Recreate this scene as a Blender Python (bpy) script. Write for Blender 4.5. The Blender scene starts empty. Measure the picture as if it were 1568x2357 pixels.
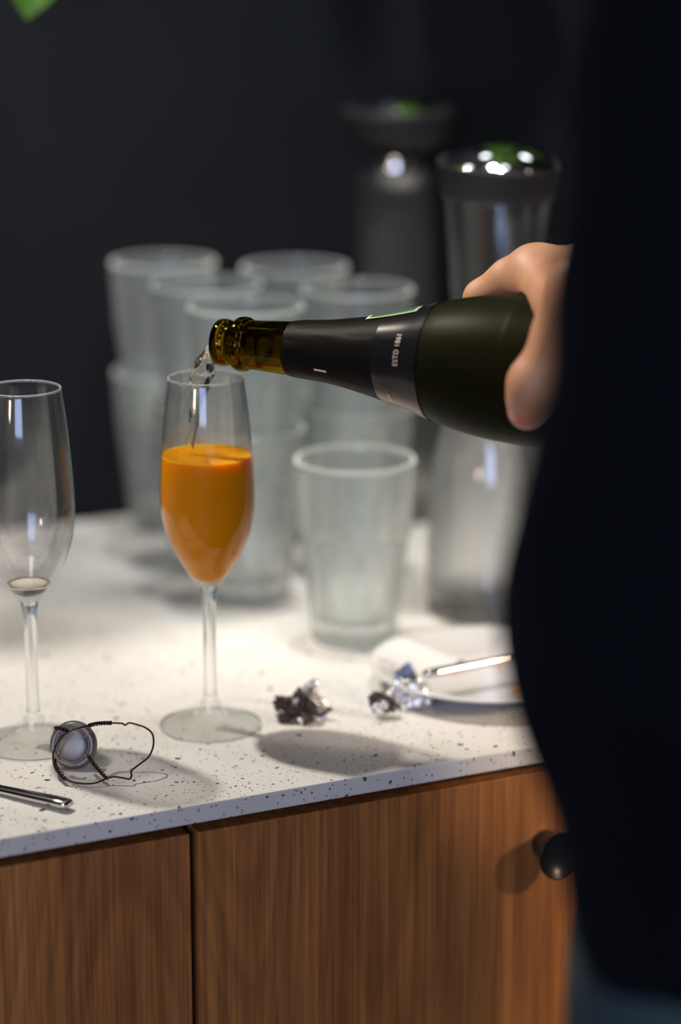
import bpy, bmesh, math, random
import numpy as np
from mathutils import Vector, Matrix, Euler, noise
PI = math.pi
random.seed(7)
S = bpy.context.scene
COL = S.collection

# ------------------------------------------------------------------ camera, world, lights, exposure
H = 1.417                 # camera height; worktop surface at ZC
ZC = 0.9
FPX = 85 / 36 * 2357
PITCH = math.radians(15)
cd = bpy.data.cameras.new('camera'); cam = bpy.data.objects.new('camera', cd); COL.objects.link(cam)
cam.location = (0, 0, H); cam.rotation_euler = (PI / 2 - PITCH, 0, 0)
cd.sensor_fit = 'VERTICAL'; cd.sensor_height = 36; cd.lens = 85; cd.clip_start = 0.05
cd.dof.use_dof = True; cd.dof.focus_distance = 1.405; cd.dof.aperture_fstop = 2.05; cd.dof.aperture_blades = 0
S.camera = cam
S.view_settings.view_transform = 'Standard'; S.view_settings.look = 'None'
S.view_settings.gamma = 1; S.view_settings.exposure = 0.0; S.view_settings.use_curve_mapping = False
S.cycles.max_bounces = 16; S.cycles.transmission_bounces = 16; S.cycles.transparent_max_bounces = 24
S.cycles.diffuse_bounces = 3; S.cycles.glossy_bounces = 6; S.cycles.sample_clamp_indirect = 6
S.cycles.blur_glossy = 0.3

w = bpy.data.worlds.new('world'); S.world = w; w.use_nodes = True
w.node_tree.nodes['Background'].inputs[0].default_value = (0.45, 0.6, 1.0, 1)
w.node_tree.nodes['Background'].inputs[1].default_value = 2.0

# counter frame: a runs along the front edge, b runs into the counter
OX, OY = -0.187, 1.236
EA = (0.904, 0.4275); EN = (-0.4275, 0.904)
ROT = math.atan2(EA[1], EA[0])
def ab(a, b, z=0.0):
    return Vector((OX + a * EA[0] + b * EN[0], OY + a * EA[1] + b * EN[1], z))

def aim(o, tgt):
    d = Vector(tgt) - o.location
    o.rotation_euler = d.to_track_quat('-Z', 'Y').to_euler()
def spot(name, loc, tgt, watts, colr, ang, blend, rad):
    l = bpy.data.lights.new(name, 'SPOT'); l.energy = watts; l.color = colr
    l.spot_size = math.radians(ang); l.spot_blend = blend; l.shadow_soft_size = rad
    o = bpy.data.objects.new(name, l); COL.objects.link(o); o.location = loc; aim(o, tgt); return o
def area(name, loc, tgt, watts, colr, sx, sy):
    l = bpy.data.lights.new(name, 'AREA'); l.energy = watts; l.color = colr
    l.shape = 'RECTANGLE'; l.size = sx; l.size_y = sy
    o = bpy.data.objects.new(name, l); COL.objects.link(o); o.location = loc; aim(o, tgt); return o

KEY = Vector((-0.52, 1.675, ZC + 1.06))
spot('key_light', KEY, (0.02, 1.55, ZC), 56, (1.0, 0.94, 0.86), 56, 0.35, 0.022)
DOORL = ab(1.16, -1.0, 1.48)
spot('side_lamp_light', DOORL, ab(0.25, 0, 0.72), 68, (1.0, 0.77, 0.55), 50, 0.8, 0.09)
area('window_daylight', ab(-1.9, -3.2, 1.75), ab(0.1, 0, 0.95), 48, (0.50, 0.62, 1.0), 1.3, 1.5)
spot('added_plant_fill', ab(0.45, 0.10, 2.6), ab(0.66, 0.52, 1.55), 55, (0.95, 0.97, 1.0), 70, 0.9, 0.04)  # added spot: brightens the vines mirrored in the lids, and the upper wall
spot('added_glass_fill', (0.02, 1.76, 2.60), (0.0, 1.73, ZC), 62, (1.0, 0.97, 0.90), 19, 0.7, 0.05)  # added spot from above to brighten the stacked tumblers
FL = ab(-2.5, -1.7, 1.30)
area('added_hand_fill', FL + Vector((0.12, 0.16, 0)), ab(0.3, 0.1, 1.05), 8.5, (1.0, 0.80, 0.62), 0.28, 0.28)  # added warm fill from the camera side for thumb and hand
area('added_overhead_fill', ab(-0.7, -1.1, 2.6), ab(0.1, 0, 1.0), 8, (1.0, 0.85, 0.7), 0.5, 0.5)  # added warm fill from overhead for the doors and the hand

# ------------------------------------------------------------------ pixel -> world helpers
def ray(u, v):
    dx = (u - 784) / FPX; dv = (v - 1178.5) / FPX
    c, s = math.cos(PITCH), math.sin(PITCH)
    return Vector((dx, c - dv * s, -s - dv * c))
CAM = Vector((0, 0, H))
def at(u, v, z=0.0):          # point on the plane z above the worktop
    d = ray(u, v); t = (ZC + z - H) / d.z
    return CAM + d * t
def aty(u, v, y):             # point at world depth y
    d = ray(u, v); return CAM + d * (y / d.y)
def depth(p):
    q = Vector(p) - CAM
    return q.y * math.cos(PITCH) - q.z * math.sin(PITCH)
def proj(p):
    q = Vector(p) - CAM; dz = depth(p)
    return (784 + FPX * q.x / dz, 1178.5 - FPX * (q.y * math.sin(PITCH) + q.z * math.cos(PITCH)) / dz)

# ------------------------------------------------------------------ object helpers
def tag(o, label=None, cat=None, group=None, kind=None):
    if label: o['label'] = label
    if cat: o['category'] = cat
    if group: o['group'] = group
    if kind: o['kind'] = kind
    return o
def empty(name, loc=(0, 0, 0), rz=0.0):
    o = bpy.data.objects.new(name, None); o.empty_display_size = 0.02
    COL.objects.link(o); o.location = loc; o.rotation_euler = (0, 0, rz); return o
def mesh(name, verts, faces, mat, parent=None, smooth=True, loc=None):
    me = bpy.data.meshes.new(name)
    me.from_pydata([tuple(map(float, v)) for v in verts], [], [tuple(map(int, f)) for f in faces]); me.update()
    o = bpy.data.objects.new(name, me); COL.objects.link(o)
    if mat is not None:
        for m in (mat if isinstance(mat, (list, tuple)) else [mat]): me.materials.append(m)
    if smooth:
        me.polygons.foreach_set('use_smooth', [True] * len(me.polygons))
    if parent is not None: o.parent = parent
    if loc is not None: o.location = loc
    return o
def fix_normals(o):
    bm = bmesh.new(); bm.from_mesh(o.data); bmesh.ops.recalc_face_normals(bm, faces=bm.faces); bm.to_mesh(o.data); bm.free(); return o
def centre(o, loc):           # put origin of a world-built mesh at loc
    loc = Vector(loc); o.data.transform(Matrix.Translation(-loc)); o.location = loc; return o
def box(name, x0, x1, y0, y1, z0, z1, mat, parent=None, bev=0.0, kind=None):
    bm = bmesh.new()
    vs = [bm.verts.new((x, y, z)) for x in (x0, x1) for y in (y0, y1) for z in (z0, z1)]
    for f in ((0, 1, 3, 2), (4, 6, 7, 5), (0, 4, 5, 1), (2, 3, 7, 6), (0, 2, 6, 4), (1, 5, 7, 3)):
        bm.faces.new([vs[i] for i in f])
    bmesh.ops.recalc_face_normals(bm, faces=bm.faces)
    if bev: bmesh.ops.bevel(bm, geom=bm.edges[:], offset=bev, segments=2, profile=0.6, affect='EDGES')
    me = bpy.data.meshes.new(name); bm.to_mesh(me); bm.free()
    o = bpy.data.objects.new(name, me); COL.objects.link(o)
    if mat: me.materials.append(mat)
    if parent is not None: o.parent = parent
    if kind: o['kind'] = kind
    return o
def lathe(name, prof, mat, parent=None, n=96, closed=False, smooth=True, loc=None):
    V = []; F = []; rings = []
    for (r, z) in prof:
        if r < 1e-6:
            rings.append([len(V)]); V.append((0, 0, z))
        else:
            rings.append(list(range(len(V), len(V) + n)))
            V += [(r * math.cos(2 * PI * k / n), r * math.sin(2 * PI * k / n), z) for k in range(n)]
    pairs = list(zip(rings[:-1], rings[1:]))
    if closed: pairs.append((rings[-1], rings[0]))
    for A, B in pairs:
        for k in range(n):
            k2 = (k + 1) % n
            if len(A) == 1 and len(B) == 1: break
            if len(A) == 1: F.append((A[0], B[k2], B[k]))
            elif len(B) == 1: F.append((A[k], A[k2], B[0]))
            else: F.append((A[k], A[k2], B[k2], B[k]))
    return mesh(name, V, F, mat, parent, smooth, loc)
def smooth_prof(pts, m=6):    # Catmull-Rom through (r, z) points
    out = []
    P = [pts[0]] + list(pts) + [pts[-1]]
    for i in range(1, len(P) - 2):
        p0, p1, p2, p3 = [np.array(P[j], float) for j in (i - 1, i, i + 1, i + 2)]
        for k in range(m):
            t = k / m
            q = 0.5 * ((2 * p1) + (p2 - p0) * t + (2 * p0 - 5 * p1 + 4 * p2 - p3) * t * t + (3 * p1 - p0 - 3 * p2 + p3) * t ** 3)
            out.append(tuple(q))
    out.append(tuple(P[-1])); return out
def tube(name, pts, rad, mat, parent=None, n=8, caps=True, smooth=True):
    P = [Vector(p) for p in pts]; V = []; F = []
    prev = None
    for i, p in enumerate(P):
        t = (P[min(i + 1, len(P) - 1)] - P[max(i - 1, 0)]).normalized()
        if prev is None:
            a = Vector((0, 0, 1)) if abs(t.z) < 0.9 else Vector((1, 0, 0))
            nrm = t.cross(a).normalized()
        else:
            nrm = (prev - t * prev.dot(t)).normalized()
        prev = nrm; bi = t.cross(nrm)
        r = rad[i] if isinstance(rad, (list, tuple)) else rad
        for k in range(n):
            an = 2 * PI * k / n
            V.append(p + (nrm * math.cos(an) + bi * math.sin(an)) * r)
    for i in range(len(P) - 1):
        for k in range(n):
            k2 = (k + 1) % n
            F.append((i * n + k, i * n + k2, (i + 1) * n + k2, (i + 1) * n + k))
    if caps:
        F.append(tuple(range(n - 1, -1, -1))); F.append(tuple((len(P) - 1) * n + k for k in range(n)))
    return fix_normals(mesh(name, V, F, mat, parent, smooth))
def spline(pts, m=8):
    P = [pts[0]] + list(pts) + [pts[-1]]; out = []
    for i in range(1, len(P) - 2):
        p0, p1, p2, p3 = [Vector(P[j]) for j in (i - 1, i, i + 1, i + 2)]
        for k in range(m):
            t = k / m
            out.append(0.5 * ((2 * p1) + (p2 - p0) * t + (2 * p0 - 5 * p1 + 4 * p2 - p3) * t * t + (3 * p1 - p0 - 3 * p2 + p3) * t ** 3))
    out.append(Vector(P[-1])); return out

# ------------------------------------------------------------------ materials
def mat(name, base=(0.8, 0.8, 0.8), rough=0.5, metal=0.0, **kw):
    m = bpy.data.materials.new(name); m.use_nodes = True
    b = m.node_tree.nodes['Principled BSDF']
    b.inputs['Base Color'].default_value = (*base, 1); b.inputs['Roughness'].default_value = rough
    b.inputs['Metallic'].default_value = metal
    for k, v in kw.items():
        k = k.replace('_', ' ')
        b.inputs[k].default_value = v
    return m
def N(m, t, **props):
    n = m.node_tree.nodes.new(t)
    for k, v in props.items(): setattr(n, k, v)
    return n
def L(m, a, b): m.node_tree.links.new(a, b)
def pb(m): return m.node_tree.nodes['Principled BSDF']
def coords(m, kind='Object', scale=(1, 1, 1)):
    tc = N(m, 'ShaderNodeTexCoord'); mp = N(m, 'ShaderNodeMapping'); mp.inputs['Scale'].default_value = scale
    L(m, tc.outputs[kind], mp.inputs['Vector']); return mp.outputs[0]
def ntex(m, vec, scale, detail=4, rough=0.5, dist=0.0):
    n = N(m, 'ShaderNodeTexNoise'); n.inputs['Scale'].default_value = scale; n.inputs['Detail'].default_value = detail
    n.inputs['Roughness'].default_value = rough; n.inputs['Distortion'].default_value = dist
    L(m, vec, n.inputs['Vector']); return n
def ramp(m, fac, stops):
    r = N(m, 'ShaderNodeValToRGB'); e = r.color_ramp.elements
    while len(e) < len(stops): e.new(0.5)
    for i, (p, c) in enumerate(stops): e[i].position = p; e[i].color = (*c, 1) if len(c) == 3 else c
    L(m, fac, r.inputs[0]); return r.outputs[0]
def mixc(m, fac, a, b, blend='MIX'):
    n = N(m, 'ShaderNodeMix', data_type='RGBA', blend_type=blend)
    for s, v in ((n.inputs[0], fac), (n.inputs[6], a), (n.inputs[7], b)):
        if isinstance(v, (int, float)): s.default_value = v
        elif isinstance(v, tuple): s.default_value = (*v, 1)
        else: L(m, v, s)
    return n.outputs[2]
def math_(m, op, a, b=0.0):
    n = N(m, 'ShaderNodeMath', operation=op)
    for s, v in ((n.inputs[0], a), (n.inputs[1], b)):
        if isinstance(v, (int, float)): s.default_value = v
        else: L(m, v, s)
    return n.outputs[0]
def bump(m, h, strength=0.3, dist=0.001):
    b = N(m, 'ShaderNodeBump'); b.inputs['Strength'].default_value = strength; b.inputs['Distance'].default_value = dist
    L(m, h, b.inputs['Height']); L(m, b.outputs[0], pb(m).inputs['Normal'])

def glass(name, colr=(1, 1, 1), rough=0.0, ior=1.5, clear=0.0, tcol=None, haze=0.0):
    """glass; «clear» is the share of light that goes straight through a thin wall"""
    m = bpy.data.materials.new(name); m.use_nodes = True; nt = m.node_tree
    nt.nodes.remove(nt.nodes['Principled BSDF']); out = nt.nodes['Material Output']
    g = N(m, 'ShaderNodeBsdfGlass'); g.inputs['Color'].default_value = (*colr, 1)
    g.inputs['Roughness'].default_value = rough; g.inputs['IOR'].default_value = ior
    if clear > 0:
        t = N(m, 'ShaderNodeBsdfTransparent'); t.inputs[0].default_value = (*(tcol or colr), 1)
        gl = N(m, 'ShaderNodeBsdfGlossy'); gl.inputs['Roughness'].default_value = max(rough, 0.01)
        fw = N(m, 'ShaderNodeLayerWeight'); fw.inputs[0].default_value = 0.5
        fres = math_(m, 'ADD', math_(m, 'MULTIPLY', math_(m, 'POWER', fw.outputs['Facing'], 5.0), 0.95), 0.04)
        thin = N(m, 'ShaderNodeMixShader'); L(m, fres, thin.inputs[0]); L(m, t.outputs[0], thin.inputs[1]); L(m, gl.outputs[0], thin.inputs[2])
        mx = N(m, 'ShaderNodeMixShader'); mx.inputs[0].default_value = clear
        L(m, g.outputs[0], mx.inputs[1]); L(m, thin.outputs[0], mx.inputs[2]); last = mx.outputs[0]
        if haze > 0:            # white haze mixed in so the glass looks brightly lit, more at edges
            df = N(m, 'ShaderNodeBsdfDiffuse'); df.inputs[0].default_value = (0.85, 0.9, 0.87, 1)
            tl = N(m, 'ShaderNodeBsdfTranslucent'); tl.inputs[0].default_value = (0.85, 0.9, 0.87, 1)
            ad = N(m, 'ShaderNodeMixShader'); ad.inputs[0].default_value = 0.5; L(m, df.outputs[0], ad.inputs[1]); L(m, tl.outputs[0], ad.inputs[2])
            hz = N(m, 'ShaderNodeMixShader'); lw = N(m, 'ShaderNodeLayerWeight'); lw.inputs[0].default_value = 0.35; L(m, math_(m, 'ADD', math_(m, 'MULTIPLY', math_(m, 'POWER', lw.outputs['Facing'], 2.5), haze * 3.0), haze), hz.inputs[0]); L(m, last, hz.inputs[1]); L(m, ad.outputs[0], hz.inputs[2]); last = hz.outputs[0]
        L(m, last, out.inputs[0])
    else:
        L(m, g.outputs[0], out.inputs[0])
    return m

def terrazzo():
    m = mat('speckled_stone', (0.74, 0.71, 0.66), 0.38)
    v = coords(m)
    nz = ntex(m, v, 9, 3)
    base = ramp(m, nz.outputs['Fac'], [(0.3, (0.60, 0.575, 0.535)), (0.7, (0.67, 0.645, 0.605))])
    c = base
    wob = ntex(m, v, 260, 2); wv = N(m, 'ShaderNodeVectorMath', operation='MULTIPLY_ADD')
    L(m, wob.outputs['Color'], wv.inputs[0]); wv.inputs[1].default_value = (0.004, 0.004, 0.004); L(m, v, wv.inputs[2])
    for sc, thr, sel, dark in ((430, 0.27, 0.80, (0.17, 0.10, 0.065)), (240, 0.27, 0.86, (0.13, 0.075, 0.045)), (110, 0.22, 0.94, (0.05, 0.04, 0.04)), (300, 0.25, 0.86, (0.42, 0.34, 0.27))):
        vo = N(m, 'ShaderNodeTexVoronoi'); vo.inputs['Scale'].default_value = sc; L(m, wv.outputs[0], vo.inputs['Vector'])
        sep = N(m, 'ShaderNodeSeparateColor'); L(m, vo.outputs['Color'], sep.inputs[0])
        near = math_(m, 'LESS_THAN', vo.outputs['Distance'], thr)
        pick = math_(m, 'GREATER_THAN', sep.outputs[0], sel)
        c = mixc(m, math_(m, 'MULTIPLY', near, pick), c, dark)
    L(m, c, pb(m).inputs['Base Color'])
    pb(m).inputs['Specular IOR Level'].default_value = 0.4
    return m
def wood(name, tone=1.0, seed=0.0):
    m = mat(name, (0.3, 0.15, 0.07), 0.55)
    tc = N(m, 'ShaderNodeTexCoord'); mp = N(m, 'ShaderNodeMapping'); L(m, tc.outputs['Object'], mp.inputs[0])
    mp.inputs['Location'].default_value = (seed, seed * 2.1, seed * 0.7)
    v = mp.outputs[0]
    m2 = N(m, 'ShaderNodeMapping'); m2.inputs['Scale'].default_value = (1, 1, 0.13); L(m, v, m2.inputs[0])
    broad = ntex(m, m2.outputs[0], 9, 3, 0.5, 0.6)
    m3 = N(m, 'ShaderNodeMapping'); m3.inputs['Scale'].default_value = (1, 1, 0.02); L(m, v, m3.inputs[0])
    fine = ntex(m, m3.outputs[0], 420, 5, 0.65)
    m5 = N(m, 'ShaderNodeMapping'); m5.inputs['Scale'].default_value = (1, 1, 0.035); L(m, v, m5.inputs[0])
    mid = ntex(m, m5.outputs[0], 110, 3, 0.6)
    # cathedral figure: bands of a stretched noise field
    m4 = N(m, 'ShaderNodeMapping'); m4.inputs['Scale'].default_value = (1, 0.3, 0.16); L(m, v, m4.inputs[0])
    fig = ntex(m, m4.outputs[0], 4.2, 1, 0.4, 0.25)
    band = math_(m, 'FRACT', math_(m, 'MULTIPLY', fig.outputs['Fac'], 34))
    bandr = ramp(m, band, [(0.0, (0.45, 0.45, 0.45)), (0.75, (1, 1, 1)), (1.0, (0.45, 0.45, 0.45))])
    c1 = ramp(m, broad.outputs['Fac'], [(0.3, (0.32 * tone, 0.110 * tone, 0.024 * tone)), (0.7, (0.52 * tone, 0.215 * tone, 0.062 * tone))])
    c2 = mixc(m, 0.40, c1, bandr, 'MULTIPLY')
    fr = ramp(m, fine.outputs['Fac'], [(0.36, (0.42, 0.36, 0.32)), (0.56, (1, 1, 1))])
    c3 = mixc(m, 0.55, c2, fr, 'MULTIPLY')
    mr = ramp(m, mid.outputs['Fac'], [(0.38, (0.62, 0.55, 0.5)), (0.6, (1.08, 1.06, 1.04))])
    c4 = mixc(m, 0.7, c3, mr, 'MULTIPLY')
    L(m, c4, pb(m).inputs['Base Color']); bump(m, fine.outputs['Fac'], 0.25, 0.0006)
    return m
M = {}
M['stone'] = terrazzo()
M['wood_a'] = wood('oak_door_veneer', 1.0, 0.3)
M['wood_b'] = wood('oak_door_veneer_left', 1.0, 3.7)
M['wood_dark'] = mat('dark_carcass_wood', (0.014, 0.007, 0.004), 0.7)
M['black'] = mat('black_lacquered_metal', (0.010, 0.010, 0.012), 0.32)
M['rubber'] = mat('black_rubber', (0.012, 0.012, 0.012), 0.6)
M['steel'] = mat('polished_steel', (0.75, 0.74, 0.72), 0.07, 1.0)
M['cutlery'] = mat('cutlery_steel', (0.62, 0.60, 0.58), 0.16, 1.0)
M['flute'] = glass('thin_flute_glass', (1, 1, 1), 0, 1.5, 0.86, (0.994, 0.995, 0.994), 0.002)
M['flute_rim'] = glass('flute_rim_glass', (1, 1, 1), 0, 1.5, 0.2, (0.99, 0.99, 0.99), 0.16)  # white haze paints a bright line along the rim
M['flute_foot'] = glass('flute_foot_glass', (0.99, 1, 0.99), 0, 1.5, 0.90, (0.99, 0.995, 0.99), 0.004)
M['flute_stem'] = glass('solid_stem_glass', (0.99, 1, 0.99), 0, 1.5, 0.25, (0.985, 0.99, 0.985))
M['tumbler'] = glass('pressed_tumbler_glass', (0.975, 0.99, 0.98), 0.0, 1.5, 0.35, (0.99, 0.995, 0.992), 0.11)
M['tumbler_rim'] = glass('tumbler_rim_glass', (0.975, 0.99, 0.98), 0.0, 1.5, 0.5, (0.98, 0.99, 0.985), 0.38)  # extra white haze paints the glow of light caught in the rims
M['carafe'] = glass('carafe_glass', (0.99, 0.995, 0.99), 0, 1.48, 0.55, (0.992, 0.994, 0.992), 0.02)
M['water'] = glass('water', (1, 1, 1), 0, 1.33, 0.35)
M['wine'] = glass('pouring_wine', (1.0, 0.975, 0.92), 0, 1.34)
wallm = mat('dark_painted_wall', (0.030, 0.034, 0.040), 0.85, 0.0, Specular_IOR_Level=0.15)
_n = ntex(wallm, coords(wallm), 3.0, 2); L(wallm, ramp(wallm, _n.outputs['Fac'], [(0.3, (0.0090, 0.0105, 0.0125)), (0.7, (0.0125, 0.0145, 0.0170))]), pb(wallm).inputs['Base Color'])
M['wall'] = wallm
M['wall_light'] = mat('room_wall_plaster', (0.22, 0.19, 0.165), 0.8)
M['ceiling'] = mat('ceiling_plaster', (0.25, 0.21, 0.18), 0.85)
floorm = mat('dark_floor', (0.05, 0.045, 0.04), 0.5)
_n = ntex(floorm, coords(floorm), 6, 3); L(floorm, ramp(floorm, _n.outputs['Fac'], [(0.3, (0.04, 0.036, 0.032)), (0.7, (0.065, 0.058, 0.05))]), pb(floorm).inputs['Base Color'])
M['floor'] = floorm
jm = mat('orange_juice', (0.68, 0.255, 0.0005), 0.35, 0.0, Specular_IOR_Level=0.1)
b = pb(jm); b.inputs['Subsurface Weight'].default_value = 0.85; b.inputs['Subsurface Radius'].default_value = (0.020, 0.008, 0.001)
b.inputs['Subsurface Scale'].default_value = 0.9; b.inputs['IOR'].default_value = 1.34; b.inputs['Roughness'].default_value = 0.3
M['juice'] = jm
M['porcelain'] = mat('white_porcelain', (0.66, 0.64, 0.615), 0.15, 0.0, Coat_Weight=0.5)
M['smear'] = mat('orange_juice_smear', (0.95, 0.33, 0.03), 0.25)
M['leafy'] = None
def leafmat():
    m = mat('green_leaf', (0.10, 0.26, 0.03), 0.45)
    n = ntex(m, coords(m), 30, 3)
    L(m, ramp(m, n.outputs['Fac'], [(0.3, (0.07, 0.22, 0.02)), (0.7, (0.17, 0.36, 0.04))]), pb(m).inputs['Base Color'])
    t = N(m, 'ShaderNodeBsdfTranslucent'); t.inputs[0].default_value = (0.20, 0.42, 0.05, 1)
    mx = N(m, 'ShaderNodeMixShader'); mx.inputs[0].default_value = 0.4
    out = m.node_tree.nodes['Material Output']
    L(m, pb(m).outputs[0], mx.inputs[1]); L(m, t.outputs[0], mx.inputs[2]); L(m, mx.outputs[0], out.inputs[0])
    return m
M['leafy'] = leafmat()
M['stemg'] = mat('plant_stem', (0.12, 0.16, 0.05), 0.6)

# ------------------------------------------------------------------ room shell (in counter frame)
room = [(-3.2, 4.2), (-3.6, 0.62), (0, 2.65)]
def rbox(name, a0, a1, b0, b1, z0, z1, m, kind='structure', parent=None, bev=0):
    o = box(name, a0, a1, b0, b1, z0, z1, m, parent, bev, kind)
    if parent is None:
        o.location = (OX, OY, 0); o.rotation_euler = (0, 0, ROT)
    return o
rbox('floor', -3.2, 4.2, -3.6, 0.62, -0.1, 0, M['floor'])
rbox('ceiling', -3.2, 4.2, -3.6, 0.62, 2.65, 2.75, M['ceiling'])
rbox('wall_back', -3.2, 4.2, 0.62, 0.74, 0, 2.65, M['wall'])
rbox('wall_left', -3.32, -3.2, -3.6, 0.74, 0, 2.65, M['wall_light'])
rbox('wall_right', 4.2, 4.32, -3.6, 0.74, 0, 2.65, M['wall_light'])
# front wall (behind the camera) with a window opening
def wall_with_hole(name, a0, a1, b0, b1, z0, z1, h, m):
    ha0, ha1, hz0, hz1 = h
    V = []; F = []
    def q(x0, x1, zz0, zz1):
        base = len(V)
        for x in (x0, x1):
            for y in (b0, b1):
                for z in (zz0, zz1): V.append((x, y, z))
        for f in ((0, 1, 3, 2), (4, 6, 7, 5), (0, 4, 5, 1), (2, 3, 7, 6), (0, 2, 6, 4), (1, 5, 7, 3)): F.append(tuple(base + i for i in f))
    q(a0, ha0, z0, z1); q(ha1, a1, z0, z1); q(ha0, ha1, z0, hz0); q(ha0, ha1, hz1, z1)
    o = mesh(name, V, F, m, None, False); o['kind'] = 'structure'; o.location = (OX, OY, 0); o.rotation_euler = (0, 0, ROT); return o
wall_with_hole('wall_front', -3.2, 4.2, -3.72, -3.6, 0, 2.65, (-2.7, -1.1, 0.9, 2.3), M['wall_light'])
wroot = empty('window_1', (OX, OY, 0), ROT); wroot['kind'] = 'structure'
frame_m = mat('window_frame_paint', (0.5, 0.5, 0.48), 0.5)
box('window_frame', -2.7, -2.64, -3.72, -3.62, 0.9, 2.3, frame_m, wroot); box('window_frame', -1.16, -1.1, -3.72, -3.62, 0.9, 2.3, frame_m, wroot)
box('window_frame', -2.64, -1.16, -3.72, -3.62, 0.9, 0.96, frame_m, wroot); box('window_frame', -2.64, -1.16, -3.72, -3.62, 2.24, 2.3, frame_m, wroot)
box('window_mullion', -1.93, -1.87, -3.70, -3.64, 0.96, 2.24, frame_m, wroot)
box('window_pane', -2.64, -1.16, -3.674, -3.668, 0.96, 2.24, glass('window_glass', (1, 1, 1), 0, 1.5, 0.95), wroot)

# ------------------------------------------------------------------ worktop and cabinets
rbox_top = box('worktop', -1.3, 1.75, 0.0, 0.612, ZC - 0.0115, ZC, M['stone'], None, 0.0012)
rbox_top.location = (OX, OY, 0); rbox_top.rotation_euler = (0, 0, ROT)
tag(rbox_top, 'pale speckled stone worktop carrying all the glasses', 'worktop')

FB = 0.004      # door face set back from the worktop's front edge
TOPZ = ZC - 0.0115
def cabinet(a0, a1, label, wm, knob=None):
    t = empty('kitchen_cabinet', ab(a0, 0, 0), ROT); tag(t, label, 'cabinet', 'wooden base cabinets under the worktop')
    wd = a1 - a0
    V = box('carcass', 0.0005, wd - 0.0005, FB + 0.022, 0.60, 0.10, TOPZ - 0.0005, M['wood_dark'], t)
    box('plinth', 0.0005, wd - 0.0005, 0.06, 0.58, 0.0005, 0.10, M['black'], t)
    d = box('door', 0.0026, wd - 0.0026, FB, FB + 0.019, 0.105, TOPZ - 0.0075, wm, t, 0.0006)
    if knob:
        ka, kz = knob
        prof = [(1.06 * r__, 0.80 * z__) for r__, z__ in [(0, 0), (0.0085, 0), (0.0088, 0.002), (0.0092, 0.008), (0.0112, 0.017), (0.0142, 0.0262), (0.0147, 0.0268), (0.0140, 0.0272), (0.0130, 0.0255), (0.006, 0.0215), (0.0, 0.0205)]]
        k = lathe('knob', prof, M['black'], d, 64)
        k.location = (ka - a0, FB, kz); k.rotation_euler = (PI / 2, 0, 0)
        k['label'] = 'black flared metal knob'
    return t
# knob position from its foot in the photo
def on_face(u, v, b=FB):      # intersection of a pixel's ray with the door face plane
    d = ray(u, v); n = Vector((EN[0], EN[1], 0)); p0 = ab(0, b, 0)
    t = (p0 - CAM).dot(n) / d.dot(n); p = CAM + d * t
    q = p - Vector((OX, OY, 0)); return q.x * EA[0] + q.y * EA[1], p.z
ga, gz = on_face(447.5, 1960)
ka, kz = on_face(1253, 1941)
cabinet(ga - 0.6, ga, 'wooden cabinet front in shade, left of the black gap', M['wood_b'])
cabinet(ga, ga + 0.40, 'oak-veneered cabinet with round black knob, right of the black gap', M['wood_a'], (ka, kz))

cabinet(ga - 1.2, ga - 0.6, 'wooden cabinet at the far left end, beyond the frame edge', M['wood_a'])
cabinet(ga + 0.40, ga + 1.0, 'wooden cabinet behind the person, right of the round knob', M['wood_b'])

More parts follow.
